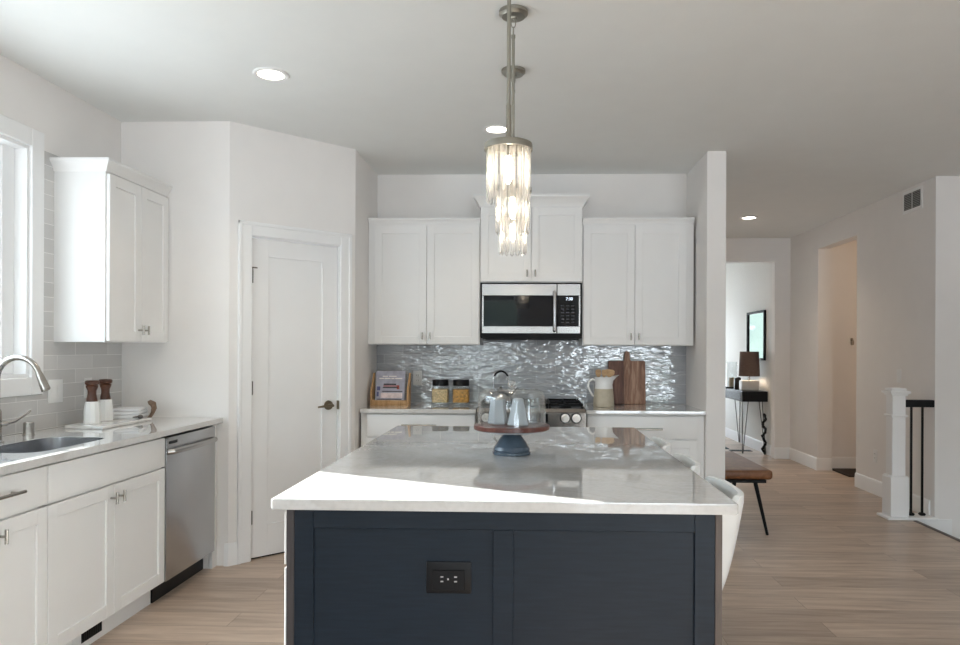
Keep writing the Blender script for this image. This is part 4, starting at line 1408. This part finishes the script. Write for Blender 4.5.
MB().lathe([(0.008, ZR - 0.0505), (0.012, ZR - 0.062), (0.015, ZR - 0.085), (0.013, ZR - 0.115), (0.006, ZR - 0.135), (0, ZR - 0.140)], 20).build('bulb', 'bulb', pd)
copy_thing(pd, (PX, PYS[1], CH), 0.15, 'middle crystal pendant, hanging behind the nearest one', GP)
copy_thing(pd, (PX - 0.013, PYS[2], CH), 0.3, 'farthest crystal pendant, nearest the microwave', GP)

# recessed ceiling lights
GR = 'recessed ceiling lights'
def can(x, y, label, first=None):
    if first is not None:
        return copy_thing(first, (x, y, CH), None, label, GR)
    g = thing('recessed_light', label, 'ceiling light', (x, y, CH), 0, GR)
    MB().lathe([(0.062, -0.0005), (0.090, -0.0005), (0.092, -0.004), (0.086, -0.008), (0.066, -0.006)], 40, cap=False).build('trim_ring', 'trim', g)
    MB().lathe([(0.0, -0.004), (0.0655, -0.004), (0.0655, -0.001), (0.0, -0.001)], 40, cap=False).build('lens', 'can', g)
    return g
c0 = can(-1.32, 3.589, 'lit recessed ceiling light above the sink side')
can(-0.206, 4.514, 'lit recessed ceiling light partly behind the pendant stems', c0)
can(2.314, 7.56, 'lit recessed ceiling light over the hall', c0)
light('recessed_glow', 'SPOT', (-1.32, 3.589, CH - 0.02), 16, (1, 0.86, 0.68), target=(-1.32, 3.589, 0), spot_size=2.2, spot_blend=0.8, shadow_soft_size=0.06)
light('recessed_glow', 'SPOT', (-0.206, 4.514, CH - 0.02), 16, (1, 0.86, 0.68), target=(-0.206, 4.514, 0), spot_size=2.2, spot_blend=0.8, shadow_soft_size=0.06)
light('recessed_glow', 'SPOT', (2.314, 7.56, CH - 0.02), 20, (1, 0.82, 0.62), target=(2.314, 7.56, 0), spot_size=2.3, spot_blend=0.8, shadow_soft_size=0.06)

# ------------------------------------------------------------------ hall
# bench against the hall side of the wing wall
bn = thing('leather_bench', 'tan leather bench with splayed black legs behind the wing wall', 'bench', (1.585, 5.70, 0))
t = MB().box(-0.185, 0.19, -0.50, 0.50, 0.405, 0.475, 0.030, 4)
t.build('seat', 'leather', bn)
MB().box(-0.15, 0.145, -0.485, 0.485, 0.380, 0.404, 0.003).build('seat_frame', 'blackmetal', bn)
for sx, sy in ((-1, -1), (1, -1), (-1, 1), (1, 1)):
    MB().tube([(sx * 0.075, sy * 0.45, 0.38), (sx * 0.158, sy * 0.47, 0.0)], [0.015, 0.010], 10).build('leg', 'blackmetal', bn)

# newel post, rail, balusters
nw = thing('newel_post', 'white square newel post at the stair opening', 'newel post', (2.962, 5.83, 0))
MB().box(-0.105, 0.29, -0.095, 0.095, 0.0, 0.020, 0.004).build('base_trim', 'trim', nw)
MB().box(-0.072, 0.072, -0.072, 0.072, 0.0205, 0.335, 0.003).box(-0.066, 0.066, -0.066, 0.066, 0.335, 0.345, 0.003).build('plinth', 'trim', nw)
MB().box(-0.052, 0.052, -0.052, 0.052, 0.3455, 0.985, 0.003).build('shaft', 'trim', nw)
MB().box(-0.066, 0.066, -0.066, 0.066, 0.815, 0.833, 0.006, 2).build('collar', 'trim', nw)
mb = MB().box(-0.064, 0.064, -0.064, 0.064, 0.985, 1.003, 0.006, 2).box(-0.080, 0.080, -0.080, 0.080, 1.003, 1.024, 0.006, 2).box(-0.060, 0.060, -0.060, 0.060, 1.024, 1.046, 0.010, 2)
mb.build('cap', 'trim', nw)
sr = thing('stair_railing', 'black handrail section with two balusters between newel and wall', 'railing', (3.0145, 5.83, 0.0205))
MB().box(0.0, XH - 3.0155, -0.03, 0.03, 0.872, 0.930, 0.006, 2).build('handrail', 'blackmetal', sr)
for bx_ in (0.070, 0.158):
    b_ = MB().box(bx_ - 0.007, bx_ + 0.007, -0.007, 0.007, 0.0, 0.871).build('baluster', 'blackmetal', sr)
    MB().prism([(bx_ - 0.022, -0.022), (bx_ + 0.022, -0.022), (bx_ + 0.022, 0.022), (bx_ - 0.022, 0.022)], 0.0, 0.022, bev=0.006).build('shoe', 'blackmetal', b_)

# hall wall fittings
v = thing('air_return_vent', 'white wall vent with two dark grilles high on the hall wall', 'vent', (XH - 0.0005, 6.137, 2.622), -PI / 2)
MB().box(-0.155, 0.155, -0.008, 0, -0.095, 0.095, 0.002).build('frame', 'trim', v)
for x0_ in (-0.128, 0.008):
    g_ = MB().box(x0_, x0_ + 0.120, -0.0095, -0.0082, -0.068, 0.068).build('grille', plain('vent_shadow', (0.10, 0.10, 0.095), 0.7), v)
    mb = MB()
    for k in range(9):
        mb.box(x0_ + 0.004, x0_ + 0.116, -0.0125, -0.0096, -0.062 + k * 0.0148, -0.058 + k * 0.0148)
    mb.build('slats', plain('vent_slat', (0.35, 0.35, 0.34), 0.5), g_)
outlet('light_switch', 'white wall switch above the newel post on the hall wall', (XH - 0.0005, 6.35, 1.125), -PI / 2, 'switch')
outlet('wall_outlet', 'white outlet low on the hall wall left of the newel post', (XH - 0.0005, 6.77, 0.36), -PI / 2)
o = MB().box(-0.28, 0.28, -0.25, 0.25, 0, 0.012, 0.004).build('door_mat', 'mat', None, (XH + 0.44, 7.93, 0.0005))
tag(o, 'dark brown mat on the floor inside the hall doorway', 'mat')
g = thing('wall_hook', 'small silver hook on the wall inside the hall doorway', 'hook', (XH + 0.42, OY1 + 0.0995, 1.45))
MB().box(-0.014, 0.014, -0.006, 0, -0.04, 0.04, 0.002).build('plate', 'nickel', g)
MB().tube([(0, -0.006, 0.02), (0, -0.035, 0.015), (0, -0.045, -0.015), (0, -0.035, -0.035)], 0.007, 8).build('prong', 'nickel', g)

# foyer
FXW = FX + 0.035
cs = thing('console_table', 'black console table on hairpin legs against the foyer wall', 'console table', (FXW - 0.167, 9.90, 0))
MB().box(-0.165, 0.165, -0.60, 0.60, 0.68, 0.815, 0.004).build('top', 'black', cs)
MB().box(-0.172, -0.1655, -0.55, 0.55, 0.70, 0.80, 0.002).build('drawer_front', plain('patterned_grey_front', (0.09, 0.10, 0.115), 0.5, var=0.6, scale=40), cs)
for sx in (-1, 1):
    for sy in (-1, 1):
        mb = MB()
        x, y = sx * 0.13, sy * 0.55
        mb.tube([(x, y - 0.06 * sy, 0.68), (x + 0.02 * sx, y + 0.02 * sy, 0.006)], 0.006, 8)
        mb.tube([(x - 0.06 * sx, y, 0.68), (x + 0.012 * sx, y + 0.02 * sy, 0.006)], 0.006, 8)
        mb.build('leg', 'hinge', cs)
lp = thing('table_lamp', 'table lamp with brown drum shade and pale base on the console', 'lamp', (FXW - 0.180, 9.50, 0.8155))
MB().box(-0.115, 0.115, -0.07, 0.07, 0, 0.135, 0.02, 3).build('base', 'lampbase', lp)
MB().cyl((0, 0, 0.135), (0, 0, 0.205), 0.012).build('neck', 'nickel', lp)
MB().lathe([(0.134, 0.190), (0.120, 0.515), (0.117, 0.515), (0.131, 0.190)], 36, cap=False).build('shade', 'shade', lp)
MB().sphere((0, 0, 0.232), 0.028, 14).build('bulb', 'bulb', lp)
light('lamp_glow', 'POINT', (FXW - 0.18, 9.50, 1.11), 1.6, (1, 0.72, 0.45), shadow_soft_size=0.05)
o = MB().prism([(-0.045, 0), (0.045, 0), (0.04, 0.16), (0.012, 0.17), (-0.04, 0.15)], -0.03, 0.03, mat=RX, bev=0.004).build('black_vase', 'black', None, (FXW - 0.27, 9.72, 0.8160))
tag(o, 'small black sculptural vase left of the lamp on the console', 'vase')
ca = thing('candle_lantern', 'clear glass candle lantern at the far left of the console', 'lantern', (FXW - 0.255, 10.05, 0.8160))
MB().box(-0.10, 0.10, -0.07, 0.07, 0, 0.02, 0.003).build('base', 'black', ca)
MB().lathe([(0.075, 0.0205), (0.075, 0.37), (0.072, 0.37), (0.072, 0.0205)], 28, cap=False).build('glass', 'glass', ca)
MB().cyl((0, 0, 0.0205), (0, 0, 0.15), 0.035).build('candle', 'candle', ca)
mr_ = thing('wall_mirror', 'black framed rectangular mirror on the foyer wall above the console', 'mirror', (FXW - 0.001, 9.75, 1.545), -PI / 2)
mb = MB().box(-0.37, -0.34, -0.03, 0, -0.33, 0.33, 0.002).box(0.34, 0.37, -0.03, 0, -0.33, 0.33, 0.002).box(-0.34, 0.34, -0.03, 0, -0.33, -0.30, 0.002).box(-0.34, 0.34, -0.03, 0, 0.30, 0.33, 0.002)
mb.build('frame', 'blackmetal', mr_)
MB().box(-0.341, 0.341, -0.012, -0.004, -0.301, 0.301).build('glass', 'mirror', mr_)
# twisted black branch ornament standing by the nearest leg
mb = MB()
pts = []
for k in range(25):
    a = k * 0.85
    pts.append((0.022 * math.cos(a) * (1 if k % 2 else 0.5), 0.03 * math.sin(a), 0.004 + 0.52 * k / 24))
mb.tube(pts, [0.012 + 0.008 * abs(math.sin(k * 1.3)) for k in range(25)], 8)
tag(mb.build('floor_ornament', 'black', None, (FXW - 0.055, 9.28, 0.002)), 'twisted black ornament standing on the floor beside the console leg', 'ornament')
o = MB().box(-0.45, 0.42, -0.95, 0.95, 0, 0.010, 0.004).build('runner_rug', 'rug', None, (2.32, 10.72, 0.0005))
tag(o, 'slate blue rug on the foyer floor', 'rug')
rgv = thing('floor_register', 'black floor register in front of the console table', 'vent', (2.80, 9.62, 0.0003))
MB().box(-0.10, 0.19, -0.055, 0.055, 0, 0.006, 0.002).build('plate', 'black', rgv)
mb = MB()
for k in range(10):
    mb.box(-0.08 + 0.026 * k, -0.065 + 0.026 * k, -0.04, 0.04, 0.0061, 0.0085)
mb.build('louvres', 'blackmetal', rgv)
light('passage_glow', 'POINT', (4.3, 7.0, 2.2), 6, (1, 0.74, 0.52), shadow_soft_size=0.15)
